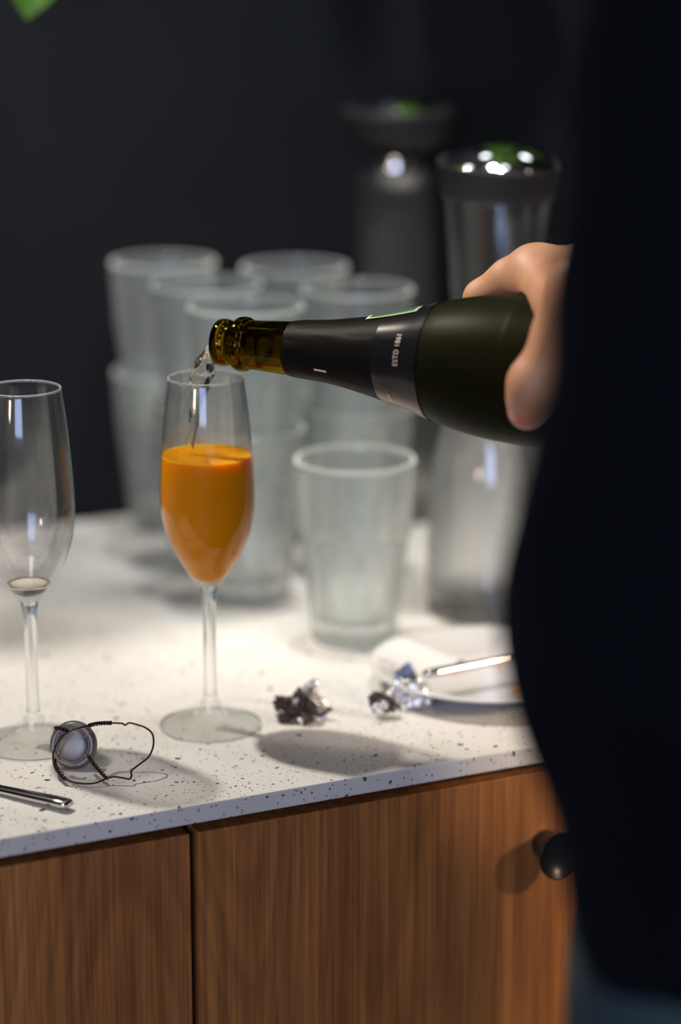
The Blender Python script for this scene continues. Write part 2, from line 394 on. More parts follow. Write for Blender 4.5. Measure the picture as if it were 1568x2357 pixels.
# ------------------------------------------------------------------ flutes
FD = at(485.5, 1671); 
def flute_profile():
    D = FD.y
    def zz(v): return H - D * math.tan(PITCH + math.atan((v - 1178.5) / FPX)) - ZC
    def rr(px, z): return px * depth((FD.x, D, ZC + z)) / FPX
    data = [(870, 88.3), (880, 89), (915, 94), (968, 100), (1026, 104.4), (1084, 108.2), (1134, 109.8), (1175, 108), (1217, 100), (1258, 85.5), (1300, 60.5), (1325, 43.5), (1345, 27.5), (1356, 21.0)]
    out = [(rr(px, zz(v)), zz(v)) for v, px in data]
    return out, zz, rr
outer, fz, fr_ = flute_profile()
def make_flute(label, group=None):
    root = empty('champagne_flute', (0, 0, 0)); tag(root, label, 'glass', group)
    o = smooth_prof(outer, 5)
    wall = 0.0009
    zb = fz(1338)
    inner = [(max(r - wall, 0.0), z) for r, z in o if z > zb + 0.0035]
    rI = inner[-1][0]
    inner += [(rI * 0.80, zb + 0.0020), (rI * 0.5, zb + 0.0006), (0.0, zb)]
    rim = [(o[0][0] - 0.00015, o[0][1] + 0.00035), (o[0][0] - wall / 2, o[0][1] + 0.00055), (o[0][0] - wall + 0.00015, o[0][1] + 0.00035)]
    seam = o[-1]
    bowl = lathe('bowl', inner[::-1] + rim[::-1] + o, [M['flute'], M['flute_rim']], root, 128)
    for p_ in bowl.data.polygons:
        if p_.center.z > o[0][1] - 0.0008: p_.material_index = 1
    stem = smooth_prof([seam, (fr_(18.2, .08), fz(1372)), (fr_(15.6, .07), fz(1400)), (fr_(14.6, .05), fz(1470)), (fr_(14.6, .04), fz(1540)), (fr_(15.2, .02), fz(1592)), (fr_(17.5, .02), fz(1606))], 5)
    lathe('stem', stem, M['flute_stem'], root, 64)
    foot = smooth_prof([stem[-1], (fr_(23, .02), fz(1616)), (fr_(28, .01), fz(1634)), (fr_(38, .01), 0.0062), (fr_(60, 0), 0.0042), (fr_(90, 0), 0.0026), (fr_(112, 0), 0.0020), (fr_(117.4, 0), 0.0015)], 4)
    foot += [(fr_(118, 0), 0.0009), (fr_(116.5, 0), 0.0002), (fr_(100, 0), 0.0002), (0.010, 0.0009), (0, 0.001)]
    ft = lathe('foot', foot, [M['flute_foot'], M['flute_stem']], root, 128)
    for p_ in ft.data.polygons:
        if math.hypot(p_.center.x, p_.center.y) > foot[-6][0] * 0.97: p_.material_index = 1
    for c in root.children: fix_normals_lathe(c)
    return root, inner
def fix_normals_lathe(o):
    # lathe profile runs so that normals must point out of the glass; test and flip
    bm = bmesh.new(); bm.from_mesh(o.data)
    bmesh.ops.recalc_face_normals(bm, faces=bm.faces)
    # open surfaces: choose sign by the lowest-radius-change outer ring
    best = max(bm.faces, key=lambda f: (f.calc_center_median().x ** 2 + f.calc_center_median().y ** 2))
    c = best.calc_center_median(); r = Vector((c.x, c.y, 0))
    if best.normal.dot(r) < 0: bmesh.ops.reverse_faces(bm, faces=bm.faces)
    bm.to_mesh(o.data); bm.free()
fl, inner_prof = make_flute('tall champagne flute filled with orange juice, wine pouring in')
fl.location = (FD.x, FD.y, ZC + 0.0003)
fl2 = empty('champagne_flute', at(79, 1711) + Vector((0, 0, 0.0003))); tag(fl2, 'nearly empty champagne flute cut by the left frame edge, behind the metal cap', 'glass')
for c in list(fl.children):
    k = c.copy(); k.parent = fl2; COL.objects.link(k)

# juice
JL = fz(1049)
ip = [(r, z) for r, z in inner_prof if z <= JL]
rtop = np.interp(JL, [z for r, z in inner_prof][::-1], [r for r, z in inner_prof][::-1])
jp = [(0, JL - 0.0002), (rtop * 0.5, JL - 0.0002), (rtop * 0.93, JL - 0.0001), (rtop + 0.0001, JL + 0.0006)] + [(r + 0.00012 if r > 0.002 else r, z - (0.00012 if r <= 0.002 else 0)) for r, z in ip]
jo = lathe('orange_juice', jp, M['juice'], None, 128); fix_normals_lathe(jo)
jo.location = (FD.x, FD.y, ZC + 0.0003); tag(jo, 'orange juice filling the bowl of the middle flute', 'juice')

RL = fz(1312); ip2 = [(r, z) for r, z in inner_prof if z <= RL]
r2 = np.interp(RL, [z for r, z in inner_prof][::-1], [r for r, z in inner_prof][::-1])
rp = [(0, RL - 0.0002), (r2 * 0.9, RL - 0.0001), (r2 + 0.0001, RL + 0.0006)] + [(r + 0.0001 if r > 0.002 else r, z - (0.0001 if r <= 0.002 else 0)) for r, z in ip2]
ro_ = lathe('leftover_wine', rp, M['wine'], None, 96); fix_normals_lathe(ro_); ro_.location = fl2.location
tag(ro_, 'last clear sip of wine in the bottom of the left-hand flute', 'wine')

# ------------------------------------------------------------------ tumblers
def tumbler_mesh():
    n = 160; NF = 10
    hh = 0.128
    zs = [0, 0.0006, 0.002, 0.005, 0.010, 0.018, 0.028, 0.038, 0.048, 0.056] + [0.060 + 0.0016 * i for i in range(13)] + [0.086, 0.095, 0.105, 0.115, 0.122, 0.126, 0.1273, 0.1279]
    def ro(z): return float(np.interp(z, [0, 0.0006, 0.002, 0.005, 0.010, 0.060, 0.080, 0.1265, 0.1279], [0.0285, 0.0295, 0.0305, 0.0312, 0.0318, 0.0368, 0.0385, 0.0415, 0.0408]))
    V = []; F = []; rings = []
    def ring(fn, z, zf=None):
        rings.append(len(V))
        for k in range(n):
            th = 2 * PI * k / n; r = fn(th, z); V.append((r * math.cos(th), r * math.sin(th), z))
    def fo(th, z):
        t = (th * NF / (2 * PI)) % 1.0
        top = 0.066 + 0.011 * math.sqrt(max(0, 1 - (2 * t - 1) ** 2))
        e = min(1, max(0, (top - z) / 0.0018)); e = e * e * (3 - 2 * e)
        flat = math.cos(PI / NF) / math.cos((t - 0.5) * 2 * PI / NF)
        r = ro(z); depthf = min(1, z / 0.008)
        return r * (1 - e * depthf) + (r * flat - 0.0010) * e * depthf
    for z in zs: ring(fo, z)
    ring(lambda th, z: 0.0396, 0.1282)
    ri = [(0.0388, 0.1275), (0.0385, 0.122), (0.0372, 0.105), (0.0352, 0.082), (0.0328, 0.060), (0.0305, 0.040), (0.0285, 0.024), (0.0265, 0.0175), (0.022, 0.0150), (0.012, 0.0138)]
    for r, z in ri: ring(lambda th, z, r=r: r, z)
    for a in range(len(rings) - 1):
        for k in range(n):
            k2 = (k + 1) % n; F.append((rings[a] + k, rings[a] + k2, rings[a + 1] + k2, rings[a + 1] + k))
    V.append((0, 0, 0.0136)); c = len(V) - 1
    for k in range(n): F.append((rings[-1] + k, rings[-1] + (k + 1) % n, c))
    # underside: shallow punt
    p1 = len(V); V += [(0.024 * math.cos(2 * PI * k / n), 0.024 * math.sin(2 * PI * k / n), 0.0016) for k in range(n)]
    V.append((0, 0, 0.0028)); c2 = len(V) - 1
    for k in range(n):
        k2 = (k + 1) % n; F.append((rings[0] + k2, rings[0] + k, p1 + k, p1 + k2)); F.append((p1 + k2, p1 + k, c2))
    return V, F
tv, tf = tumbler_mesh()
tum = mesh('tumbler', tv, tf, [M['tumbler'], M['tumbler_rim']])
for p_ in tum.data.polygons:
    if p_.center.z > 0.1262: p_.material_index = 1
TG = 'pressed glass tumblers behind the flute'
stack_dz = 0.0878
def rim_at(u, v, z): return at(u, v, z)
stacks = [ # rim pixel, upper label, lower label
    (376, 600, 'upper glass of the farthest-left dim stack of tumblers', 'lower glass of the farthest-left dim stack of tumblers'),
    (475, 653, 'upper glass of the second stack from the left, above the filled flute', 'lower glass of the second stack from the left, behind the filled flute'),
    (678, 612, 'upper glass of the middle rear stack, its rim the highest behind the bottle neck', 'lower glass of the middle rear stack behind the bottle neck'),
    (823, 664, 'upper glass of the rightmost stack, rim right above the bottle shoulder', 'lower glass of the rightmost stack, below the bottle shoulder'),
    (566, 703, 'upper glass of the nearest stack, rim right behind the bottle mouth', 'lower glass of the nearest stack, right of the orange juice')]
used = False
for i, (u, v, lu, ll) in enumerate(stacks):
    p = rim_at(u, v, 0.128 + stack_dz)
    for k in (0, 1):
        o = tum if not used else tum.copy()
        if used: COL.objects.link(o)
        used = True
        o.location = (p.x, p.y, ZC + 0.0004 + k * stack_dz); o.rotation_euler = (0, 0, 0.13 * i + 0.2 * k)
        tag(o, lu if k else ll, 'glass', TG)
o = tum.copy(); COL.objects.link(o); p = rim_at(818, 1055, 0.128); o.location = (p.x, p.y, ZC + 0.0004); o.rotation_euler = (0, 0, 0.1)
tag(o, 'single faceted tumbler standing alone in front of the stacks, right of the juice', 'glass', TG)

# ------------------------------------------------------------------ carafes
def carafe(name, pos, outer, zi, dish, collar, label, tilt=0.0, water=None, plug=None):
    t = empty(name, (pos.x, pos.y, ZC + 0.0004)); tag(t, label, 'carafe')
    o = smooth_prof(outer, 6)             # from rim down to base
    wl = 0.0024
    inn = [(max(r - wl, 0.001), z) for r, z in o if z > zi + 0.006]
    rI = inn[-1][0]
    prof = [(0, zi), (rI * 0.7, zi + 0.001), (rI * 0.95, zi + 0.004)] + inn[::-1] + [(o[0][0] - wl * 0.5, o[0][1] + 0.0008)] + o + [(o[-1][0] * 0.9, 0.0), (0.012, 0.002), (0, 0.0022)]
    g = lathe('glass_body', prof, M['carafe'], t, 96); fix_normals_lathe(g)
    lid = lathe('lid_collar', collar, M['rubber'], t, 96, closed=True); fix_normals_lathe(lid)
    d = lathe('steel_dish', dish, M['steel'], t, 96); fix_normals_lathe(d)
    ztop = collar[0][1]
    for x in (lid, d):
        Rm = Euler((tilt * 1.2, tilt, 0)).to_matrix(); pv = Vector((0, 0, 0.298))
        x.rotation_euler = Rm.to_euler(); x.location = pv - Rm @ pv
    if plug:
        pl = lathe('lid_stem', plug, M['steel'], t, 64)
    if water:
        wp = [(r + 0.0001, z) for r, z in inn if z <= water]
        wprof = [(0, water), (wp[0][0] * 0.9, water), (wp[0][0], water + 0.0006)] + wp + [(rI * 0.95, zi + 0.004), (rI * 0.7, zi + 0.0009), (0, zi - 0.0001)]
        wo = lathe('carafe_water', wprof, M['water'], None, 96); fix_normals_lathe(wo); wo.location = t.location
        tag(wo, 'clear water inside the ' + ('nearer right-hand' if plug is None else 'rear left-hand') + ' carafe', 'water')
    return t
PR = at(1131, 1403)
outR = [(0.0380, 0.2955), (0.0365, 0.285), (0.0343, 0.265), (0.0318, 0.235), (0.0290, 0.205), (0.0280, 0.18), (0.0305, 0.155), (0.0375, 0.130), (0.0430, 0.105), (0.0455, 0.07), (0.0468, 0.035), (0.0470, 0.012), (0.0460, 0.004), (0.0440, 0.0008)]
collarR = [(0.0375, 0.2978), (0.0395, 0.2978), (0.0406, 0.304), (0.0426, 0.3155), (0.0432, 0.3185), (0.0426, 0.3198), (0.0412, 0.3194), (0.0405, 0.316), (0.036, 0.300)]
dishR = [(0, 0.3330), (0.008, 0.3326), (0.016, 0.3312), (0.024, 0.3286), (0.031, 0.3252), (0.037, 0.3212), (0.0404, 0.3180), (0.0404, 0.3150)]
carafe('water_carafe', PR, outR, 0.012, dishR, collarR, 'waisted glass carafe with steel-topped black lid, right behind the hand', math.radians(2.5), water=0.20)
lp = at(914, 250, 0.330)
outL = [(0.0300, 0.279), (0.0302, 0.26), (0.0305, 0.22), (0.033, 0.17), (0.040, 0.12), (0.047, 0.07), (0.050, 0.03), (0.049, 0.006), (0.046, 0.0008)]
collarL = [(0.030, 0.300), (0.034, 0.300), (0.041, 0.312), (0.0440, 0.324), (0.0442, 0.328), (0.043, 0.3295), (0.033, 0.329), (0.0325, 0.325), (0.030, 0.314)]
dishL = [(0, 0.3420), (0.008, 0.3415), (0.016, 0.3395), (0.023, 0.3360), (0.029, 0.3315), (0.0325, 0.3285)]
carafe('tall_carafe', lp, outL, 0.012, dishL, collarL, 'tall blurred carafe with wide black lid, farthest back beside the wall', 0.0, water=0.15,
       plug=[(0, 0.268), (0.020, 0.268), (0.0225, 0.280), (0.0235, 0.301), (0, 0.301)])

# ------------------------------------------------------------------ bottle
PL = aty(508, 787, 1.416 + 0.002)                 # centre of the mouth
zbase = 0.2425
d_ = ray(1200, 850); t_ = (ZC + zbase - H) / d_.z; PB = CAM + d_ * t_
U = (PB - PL).normalized()
UPV = (Vector((0, 0, 1)) - U * U.z).normalized()
FRV = U.cross(UPV); 
if FRV.y > 0: FRV = -FRV                          # towards the camera
def s_of_px(u):
    lo, hi = -0.05, 0.4
    for _ in range(50):
        m_ = (lo + hi) / 2
        if proj(PL + U * m_)[0] < u: lo = m_
        else: hi = m_
    return lo
wid = [(503, 92), (506, 105), (516, 109), (526, 106), (532, 101), (540, 103), (547, 116), (553, 124), (562, 126), (570, 124), (575, 116), (580, 113), (640, 120), (701, 129), (760, 142), (804, 158), (853, 178), (905, 204), (959, 235), (1000, 264), (1040, 293), (1100, 321), (1150, 337), (1200, 347), (1240, 352)]
BS = []; BR = []
for u, wpx in wid:
    s = s_of_px(u); BS.append(s); BR.append(wpx / 2 * depth(PL + U * s) / FPX)
BS.append(0.26); BR.append(BR[-1] * 1.002); BS.append(0.290); BR.append(BR[-1]); BS.append(0.2985); BR.append(BR[-1] - 0.003); BS.append(0.301); BR.append(BR[-1] - 0.008)
bspl = smooth_prof(list(zip(BR, BS)), 5)
_s = np.array([q[1] for q in bspl]); _r = np.array([q[0] for q in bspl]); _o = np.argsort(_s); _s = _s[_o]; _r = _r[_o]
def rb(s): return float(np.interp(s, _s, _r))
def bp(s, phi, off=0.0):      # phi from the top, positive towards the camera
    r = rb(s) + off
    return PL + U * s + (UPV * math.cos(phi) + FRV * math.sin(phi)) * r
bottle = empty('wine_bottle', PL + U * 0.15)
tag(bottle, 'dark green sparkling wine bottle held tilted and pouring over the flute', 'bottle')
def bchild(o):
    inv = Matrix.Translation(-(PL + U * 0.15)); o.data.transform(inv); o.parent = bottle; return o
def rev(name, prof, m, n=128):     # prof of (r, s)
    V = []; F = []
    for r, s in prof:
        for k in range(n):
            a = 2 * PI * k / n; V.append(PL + U * s + (UPV * math.cos(a) + FRV * math.sin(a)) * r)
    for i in range(len(prof) - 1):
        for k in range(n):
            k2 = (k + 1) % n; F.append((i * n + k, i * n + k2, (i + 1) * n + k2, (i + 1) * n + k))
    F.append(tuple((len(prof) - 1) * n + k for k in range(n)))
    return mesh(name, V, F, m)
def bottle_glass():
    m = bpy.data.materials.new('bottle_glass'); m.use_nodes = True; nt = m.node_tree
    nt.nodes.remove(nt.nodes['Principled BSDF']); out = nt.nodes['Material Output']
    g = N(m, 'ShaderNodeBsdfGlass'); g.inputs['Color'].default_value = (0.58, 0.48, 0.12, 1); g.inputs['Roughness'].default_value = 0.015; g.inputs['IOR'].default_value = 1.5
    L(m, g.outputs[0], out.inputs[0])
    vol = N(m, 'ShaderNodeVolumeAbsorption'); vol.inputs['Color'].default_value = (0.42, 0.42, 0.06, 1); vol.inputs['Density'].default_value = 90
    L(m, vol.outputs[0], out.inputs['Volume'])
    return m
M['bglass'] = bottle_glass()
sneck = s_of_px(700)
outer_b = [(r, s) for r, s in zip(_r, _s)]
neck_out = [(r, s) for r, s in outer_b if s <= sneck]
body_out = [(r, s) for r, s in outer_b if s >= sneck]
def inner_r(s): return min(0.0088 + 0 * s, rb(s) - 0.0028) if s < 0.03 else rb(s) - 0.0036
# neck: closed shell
npf = [(0.0088, 0.0010)] + neck_out + [(inner_r(sneck), sneck)] + [(inner_r(s), s) for s in np.linspace(sneck - 0.001, 0.001, 30)]
def rev_closed(name, prof, m, n=128):
    V = []; F = []; K = len(prof)
    for r, s in prof:
        for k in range(n):
            a = 2 * PI * k / n; V.append(PL + U * s + (UPV * math.cos(a) + FRV * math.sin(a)) * r)
    for i in range(K):
        j = (i + 1) % K
        for k in range(n):
            k2 = (k + 1) % n; F.append((i * n + k, i * n + k2, j * n + k2, j * n + k))
    return mesh(name, V, F, m)
neck = bchild(fix_normals(rev_closed('neck', npf, M['bglass']))); neck['label'] = 'clear amber-green glass neck and lip'
bodym = mat('frosted_dark_bottle_glass', (0.008, 0.0078, 0.0025), 0.43, 0.0, Specular_IOR_Level=0.045, Specular_Tint=(0.95, 0.78, 0.38, 1))
_n = ntex(bodym, coords(bodym), 900, 2); bump(bodym, _n.outputs['Fac'], 0.12, 0.0002)
body = bchild(fix_normals(rev('body', body_out, bodym))); body['label'] = 'matt dark olive bottle body'

def patch(name, s0, s1, p0, p1, off, m, ns=40, nphi=96, edge=None, wrap=False, wrinkle=0.0, thick=0.0):
    V = []; F = []
    for i in range(ns + 1):
        for j in range(nphi + (0 if wrap else 1)):
            ph = p0 + (p1 - p0) * j / nphi
            a = s0 + (edge(ph) if edge else 0); s = a + (s1 - a) * i / ns
            o_ = off
            if wrinkle:
                o_ += wrinkle * max(0, noise.noise(Vector((s * 30, ph * 2.2, 3.1)))) * min(1, i / 4, (ns - i) / 4)
            V.append(bp(s, ph, o_))
    nn = nphi if wrap else nphi + 1
    for i in range(ns):
        for j in range(nphi):
            j2 = (j + 1) % nn if wrap else j + 1
            F.append((i * nn + j, (i + 1) * nn + j, (i + 1) * nn + j2, i * nn + j2))
    o = mesh(name, V, F, m); bchild(o)
    # outward check
    f = o.data.polygons[len(o.data.polygons) // 2]
    ax = (Vector(o.location) + f.center) - (U * ((f.center).dot(U)))
    if f.normal.dot(ax) < 0: o.data.flip_normals()
    return o
foilm = mat('black_textured_foil', (0.008, 0.007, 0.006), 0.42, 0.0, Specular_IOR_Level=0.035, Specular_Tint=(1.0, 0.80, 0.62, 1))
tc = N(foilm, 'ShaderNodeTexCoord'); mp = N(foilm, 'ShaderNodeMapping'); L(foilm, tc.outputs['Object'], mp.inputs[0])
w1 = N(foilm, 'ShaderNodeTexWave', bands_direction='DIAGONAL'); w1.inputs['Scale'].default_value = 330; L(foilm, mp.outputs[0], w1.inputs['Vector'])
mp2 = N(foilm, 'ShaderNodeMapping'); mp2.inputs['Rotation'].default_value = (0, PI / 2, 0); L(foilm, tc.outputs['Object'], mp2.inputs[0])
w2 = N(foilm, 'ShaderNodeTexWave', bands_direction='DIAGONAL'); w2.inputs['Scale'].default_value = 330; L(foilm, mp2.outputs[0], w2.inputs['Vector'])
bump(foilm, math_(foilm, 'MULTIPLY', w1.outputs['Fac'], w2.outputs['Fac']), 0.2, 0.0002)
bandm = mat('glossy_black_foil_band', (0.022, 0.021, 0.024), 0.20, 0.6, Specular_Tint=(1.0, 0.85, 0.75, 1))
def phi_of(u, v, rho=None, near=True):
    """bottle coordinates (s, phi) of the point where a pixel's ray is rho from the bottle axis"""
    d = ray(u, v).normalized(); w0 = CAM - PL
    dp = d - U * d.dot(U); wp = w0 - U * w0.dot(U)
    def solve(r):
        A = dp.dot(dp); B = 2 * dp.dot(wp); C = wp.dot(wp) - r * r; D = B * B - 4 * A * C
        if D < 0: return -B / (2 * A)
        return (-B + (-1 if near else 1) * math.sqrt(D)) / (2 * A)
    if rho is None:
        r = 0.03
        for _ in range(12):
            t = solve(r); p = CAM + d * t; s = (p - PL).dot(U); r = rb(s)
    else: t = solve(rho)
    p = CAM + d * t; q = p - PL; s = q.dot(U); q = q - U * s
    return s, math.atan2(q.dot(FRV), q.dot(UPV)), p
NEARS = [phi_of(u_, v_)[0] for u_, v_ in ((646, 800), (857, 810), (957, 820))]
s645, s858, s962 = NEARS[0], NEARS[1], NEARS[2]
cap_f = patch('neck_foil', s645, s858, 0, 2 * PI, 0.00035, foilm, 60, 180, edge=lambda ph: 0.00035 * (1 if int(ph * 45 / PI) % 2 else -1) , wrap=True, wrinkle=0.0009)
band = patch('foil_band', s858 - 0.0002, s962, 0, 2 * PI, 0.00055, bandm, 24, 160, wrap=True, wrinkle=0.0008)
band['label'] = 'glossy dark band carrying the gold lettering'
goldm = mat('pale_gold_print', (0.75, 0.62, 0.48), 0.4, 0.2)
# gold flourish on the underside of the foil
patch('gold_flourish', s_of_px(752), s_of_px(782), math.radians(112), math.radians(116), 0.0008, goldm, 8, 2)
# folded foil seams
creamm = mat('strip_stamp_cream', (0.62, 0.66, 0.36), 0.5)
greenp = mat('strip_stamp_green', (0.02, 0.10, 0.05), 0.5)
sa, sb = s_of_px(853), s_of_px(973)
st = patch('tax_strip', sa, sb, math.radians(-45), math.radians(17), 0.0012, creamm, 12, 16)
st['label'] = 'cream and green tax strip on top of the neck'
sp_ = patch('strip_print', sa + 0.0020, sb - 0.0020, math.radians(-43), math.radians(14), 0.0014, greenp, 12, 16)
M_ = Matrix.Identity(4); sp_.parent = st

def text_on_bottle(txt, name, cap_h, s_c, phi_c, m, off, spacing=1.12, length=None):
    cu = bpy.data.curves.new('txt', 'FONT'); cu.body = txt; cu.size = 1.0; cu.align_x = 'CENTER'; cu.space_character = spacing; cu.resolution_u = 4
    to = bpy.data.objects.new('txt', cu); COL.objects.link(to)
    dg = bpy.context.evaluated_depsgraph_get(); me = bpy.data.meshes.new_from_object(to.evaluated_get(dg))
    bpy.data.objects.remove(to)
    vs = np.array([v.co[:] for v in me.vertices]); 
    x0, x1 = vs[:, 0].min(), vs[:, 0].max(); y0, y1 = vs[:, 1].min(), vs[:, 1].max()
    k = cap_h / (y1 - y0); kx = (length / (x1 - x0)) if length else k
    bm = bmesh.new(); bm.from_mesh(me); bmesh.ops.triangulate(bm, faces=bm.faces)
    for _ in range(1):
        bmesh.ops.subdivide_edges(bm, edges=[e for e in bm.edges if e.calc_length() > 0.12], cuts=2)
    for v in bm.verts:
        x = (v.co.x - (x0 + x1) / 2) * kx; y = (v.co.y - (y0 + y1) / 2) * k
        s = s_c - y; ph = phi_c - x / (rb(s) + off)
        v.co = bp(s, ph, off)
    bm.to_mesh(me); bm.free()
    o = bpy.data.objects.new(name, me); COL.objects.link(o); me.materials.clear(); me.materials.append(m); bchild(o); o.parent = band; return o
s1_, ph1, _ = phi_of(914, 806)
text_on_bottle('ESTD 1861', 'gold_lettering', 0.0034, s1_, ph1, goldm, 0.00125, 1.1, length=0.0182)
s2_, ph2, _ = phi_of(899, 913)
text_on_bottle('ION', 'gold_lettering', 0.0024, s2_, ph2, goldm, 0.00125, 1.1)

# ------------------------------------------------------------------ pouring wine
def stream():
    pts = [(512, 806, 19, 10), (500, 806, 21, 15), (489, 816, 22, 16), (477, 833, 21, 17), (468, 855, 20, 15), (461, 880, 19, 13), (457, 905, 17, 12), (452, 935, 14, 11), (447, 965, 10, 9), (444, 990, 8, 8), (441, 1015, 7, 7), (438, 1040, 6, 6), (438, 1052, 6, 6)]
    y0 = PL.y; V = []; F = []; n = 36; path = []
    yj = FD.y + 0.004
    for i, (u, v, wx, wd) in enumerate(pts):
        y = y0 + (yj - y0) * min(1, i / 6)
        path.append((aty(u, v, y), wx / FPX * 1.62, wd / FPX * 1.7))
    C = spline([p[0] for p in path], 8); m_ = len(C)
    W = [np.interp(i / (m_ - 1) * (len(path) - 1), range(len(path)), [p[1] for p in path]) for i in range(m_)]
    D = [np.interp(i / (m_ - 1) * (len(path) - 1), range(len(path)), [p[2] for p in path]) for i in range(m_)]
    for i, c in enumerate(C):
        t = (C[min(i + 1, m_ - 1)] - C[max(0, i - 1)]).normalized()
        sx = Vector((0, 1, 0)).cross(t).normalized(); sy = t.cross(sx).normalized()
        tw = i * 0.085
        for k in range(n):
            a = 2 * PI * k / n
            rad = 1 + 0.17 * math.cos(2 * (a - tw)) + 0.12 * math.sin(3 * (a + tw * 1.4)) * (1 - i / m_) + 0.05 * math.sin(i * 0.55 + a)
            V.append(c + sx * (math.cos(a) * W[i] * rad) + sy * (math.sin(a) * D[i] * rad))
    for i in range(m_ - 1):
        for k in range(n):
            k2 = (k + 1) % n; F.append((i * n + k, i * n + k2, (i + 1) * n + k2, (i + 1) * n + k))
    F.append(tuple(range(n))[::-1]); F.append(tuple((m_ - 1) * n + k for k in range(n)))
    o = fix_normals(mesh('wine_stream', V, F, M['wine'])); tag(o, 'clear twisting stream of wine falling from the bottle mouth into the flute', 'wine')
    return o
stream()

# ------------------------------------------------------------------ plate with knife and smears
pc = at(1122, 1528, 0.014); PLz = ZC
plate = lathe('side_plate', [(0, 0.0015), (0.038, 0.0015), (0.040, 0.0), (0.043, 0.0), (0.045, 0.002), (0.058, 0.0075), (0.0760, 0.0135), (0.0772, 0.0150), (0.0765, 0.0160), (0.0740, 0.0155), (0.057, 0.0100), (0.047, 0.0055), (0.040, 0.0042), (0, 0.0040)], M['porcelain'], None, 128)
fix_normals_lathe(plate); plate.location = (pc.x, pc.y, ZC + 0.0002); tag(plate, 'white side plate smeared with orange, right of the crumpled foil', 'plate')
def on_plate_z(x, y):
    r = math.hypot(x - pc.x, y - pc.y); return float(np.interp(r, [0, 0.040, 0.047, 0.057, 0.074, 0.0765], [0.0042, 0.0044, 0.0057, 0.0102, 0.0157, 0.016])) + ZC + 0.0002
def smear(pxs, wd, name='juice_smear'):
    P = []
    for u, v in pxs:
        z = 0.008
        for _ in range(6):
            p = at(u, v, z); z = on_plate_z(p.x, p.y) - ZC
        P.append(Vector((p.x, p.y, 0)))
    C = spline(P, 6); V = []; F = []
    for i, c in enumerate(C):
        t = (C[min(i + 1, len(C) - 1)] - C[max(i - 1, 0)]).normalized(); sd = Vector((-t.y, t.x, 0))
        ww = wd * (0.35 + 0.65 * math.sin(PI * (i + 0.5) / len(C))) * (1 + 0.35 * noise.noise(Vector((i * 0.4, wd * 900, 0))))
        for j in (-1, -0.5, 0, 0.5, 1):
            q = c + sd * ww * j; V.append((q.x, q.y, on_plate_z(q.x, q.y) + 0.00025 + 0.0004 * (1 - j * j)))
    for i in range(len(C) - 1):
        for j in range(4): F.append((i * 5 + j, (i + 1) * 5 + j, (i + 1) * 5 + j + 1, i * 5 + j + 1))
    o = mesh(name, V, F, M['smear']); centre(o, P[0] + Vector((0, 0, ZC))); return o
sm1 = smear([(1044, 1556), (1060, 1544), (1090, 1534), (1125, 1528), (1148, 1532), (1162, 1548)], 0.0016)
tag(sm1, 'curved streak of orange juice beside the knife on the plate', 'juice smear')
sm2 = smear([(1190, 1596), (1205, 1582), (1225, 1575), (1250, 1578)], 0.0035)
tag(sm2, 'wider orange juice stain near the plate front, by the sleeve', 'juice smear')
def strip_solid(name, P, wds, ths, m, parent=None):    # a flat bar along points P, crowned section
    n = 10; V = []; F = []
    P = [Vector(p) for p in P]
    for i, c in enumerate(P):
        t = (P[min(i + 1, len(P) - 1)] - P[max(i - 1, 0)]).normalized(); sd = Vector((-t.y, t.x, 0)).normalized(); up = t.cross(sd) * -1
        if up.z < 0: up = -up
        for k in range(n):
            a = 2 * PI * k / n; ca, sa_ = math.cos(a), math.sin(a)
            x = math.copysign(abs(ca) ** 0.5, ca); y = math.copysign(abs(sa_) ** 0.6, sa_)
            V.append(c + sd * x * wds[i] / 2 + up * y * ths[i] / 2)
    for i in range(len(P) - 1):
        for k in range(n):
            k2 = (k + 1) % n; F.append((i * n + k, i * n + k2, (i + 1) * n + k2, (i + 1) * n + k))
    F.append(tuple(range(n))[::-1]); F.append(tuple((len(P) - 1) * n + k for k in range(n)))
    return fix_normals(mesh(name, V, F, m, parent))
def knife(pa, pb_, label, hl=0.45, wb=0.016, wh=0.009):
    """table knife from handle end pa to blade tip pb_"""
    pa = Vector(pa); pb_ = Vector(pb_); t = empty('table_knife', pa); tag(t, label, 'knife')
    d = pb_ - pa
    ks = [0, 0.01, 0.05, 0.2, 0.35, hl]
    P = [d * k for k in ks]
    strip_solid('handle', P, [wh * 0.75, wh * 1.05, wh * 1.05, wh * 0.85, wh * 0.7, wh * 0.65], [0.003, 0.0045, 0.0048, 0.0042, 0.0038, 0.0036], M['cutlery'], t)
    ks = [hl, hl + 0.03, hl + 0.12, 0.8, 0.93, 0.985, 1.0]
    strip_solid('blade', [d * k for k in ks], [wh * 0.8, wb * 0.8, wb, wb, wb * 0.8, wb * 0.45, wb * 0.15], [0.0034, 0.0022, 0.0018, 0.0016, 0.0014, 0.0010, 0.0008], M['cutlery'], t)
    return t
tipz = 0.0180
ka_ = at(978, 1556, tipz); kb_ = at(1245, 1505, 0.0190)
dk = (kb_ - ka_); hend = ka_ + dk.normalized() * 0.185
knife(ka_ + Vector((0, 0, 0.0012)), hend + Vector((0, 0, 0.0012)), 'steel table knife lying across the white plate', 0.5, 0.013, 0.007)
e1 = at(160, 1851, 0.0045); e2 = at(0, 1815, 0.0035)
dd = (e2 - e1).normalized(); knife(e1, e1 + dd * 0.20 + Vector((0, 0, -0.0022)), 'steel table knife handle lying at the left edge of the worktop', 0.45, 0.016, 0.0088)
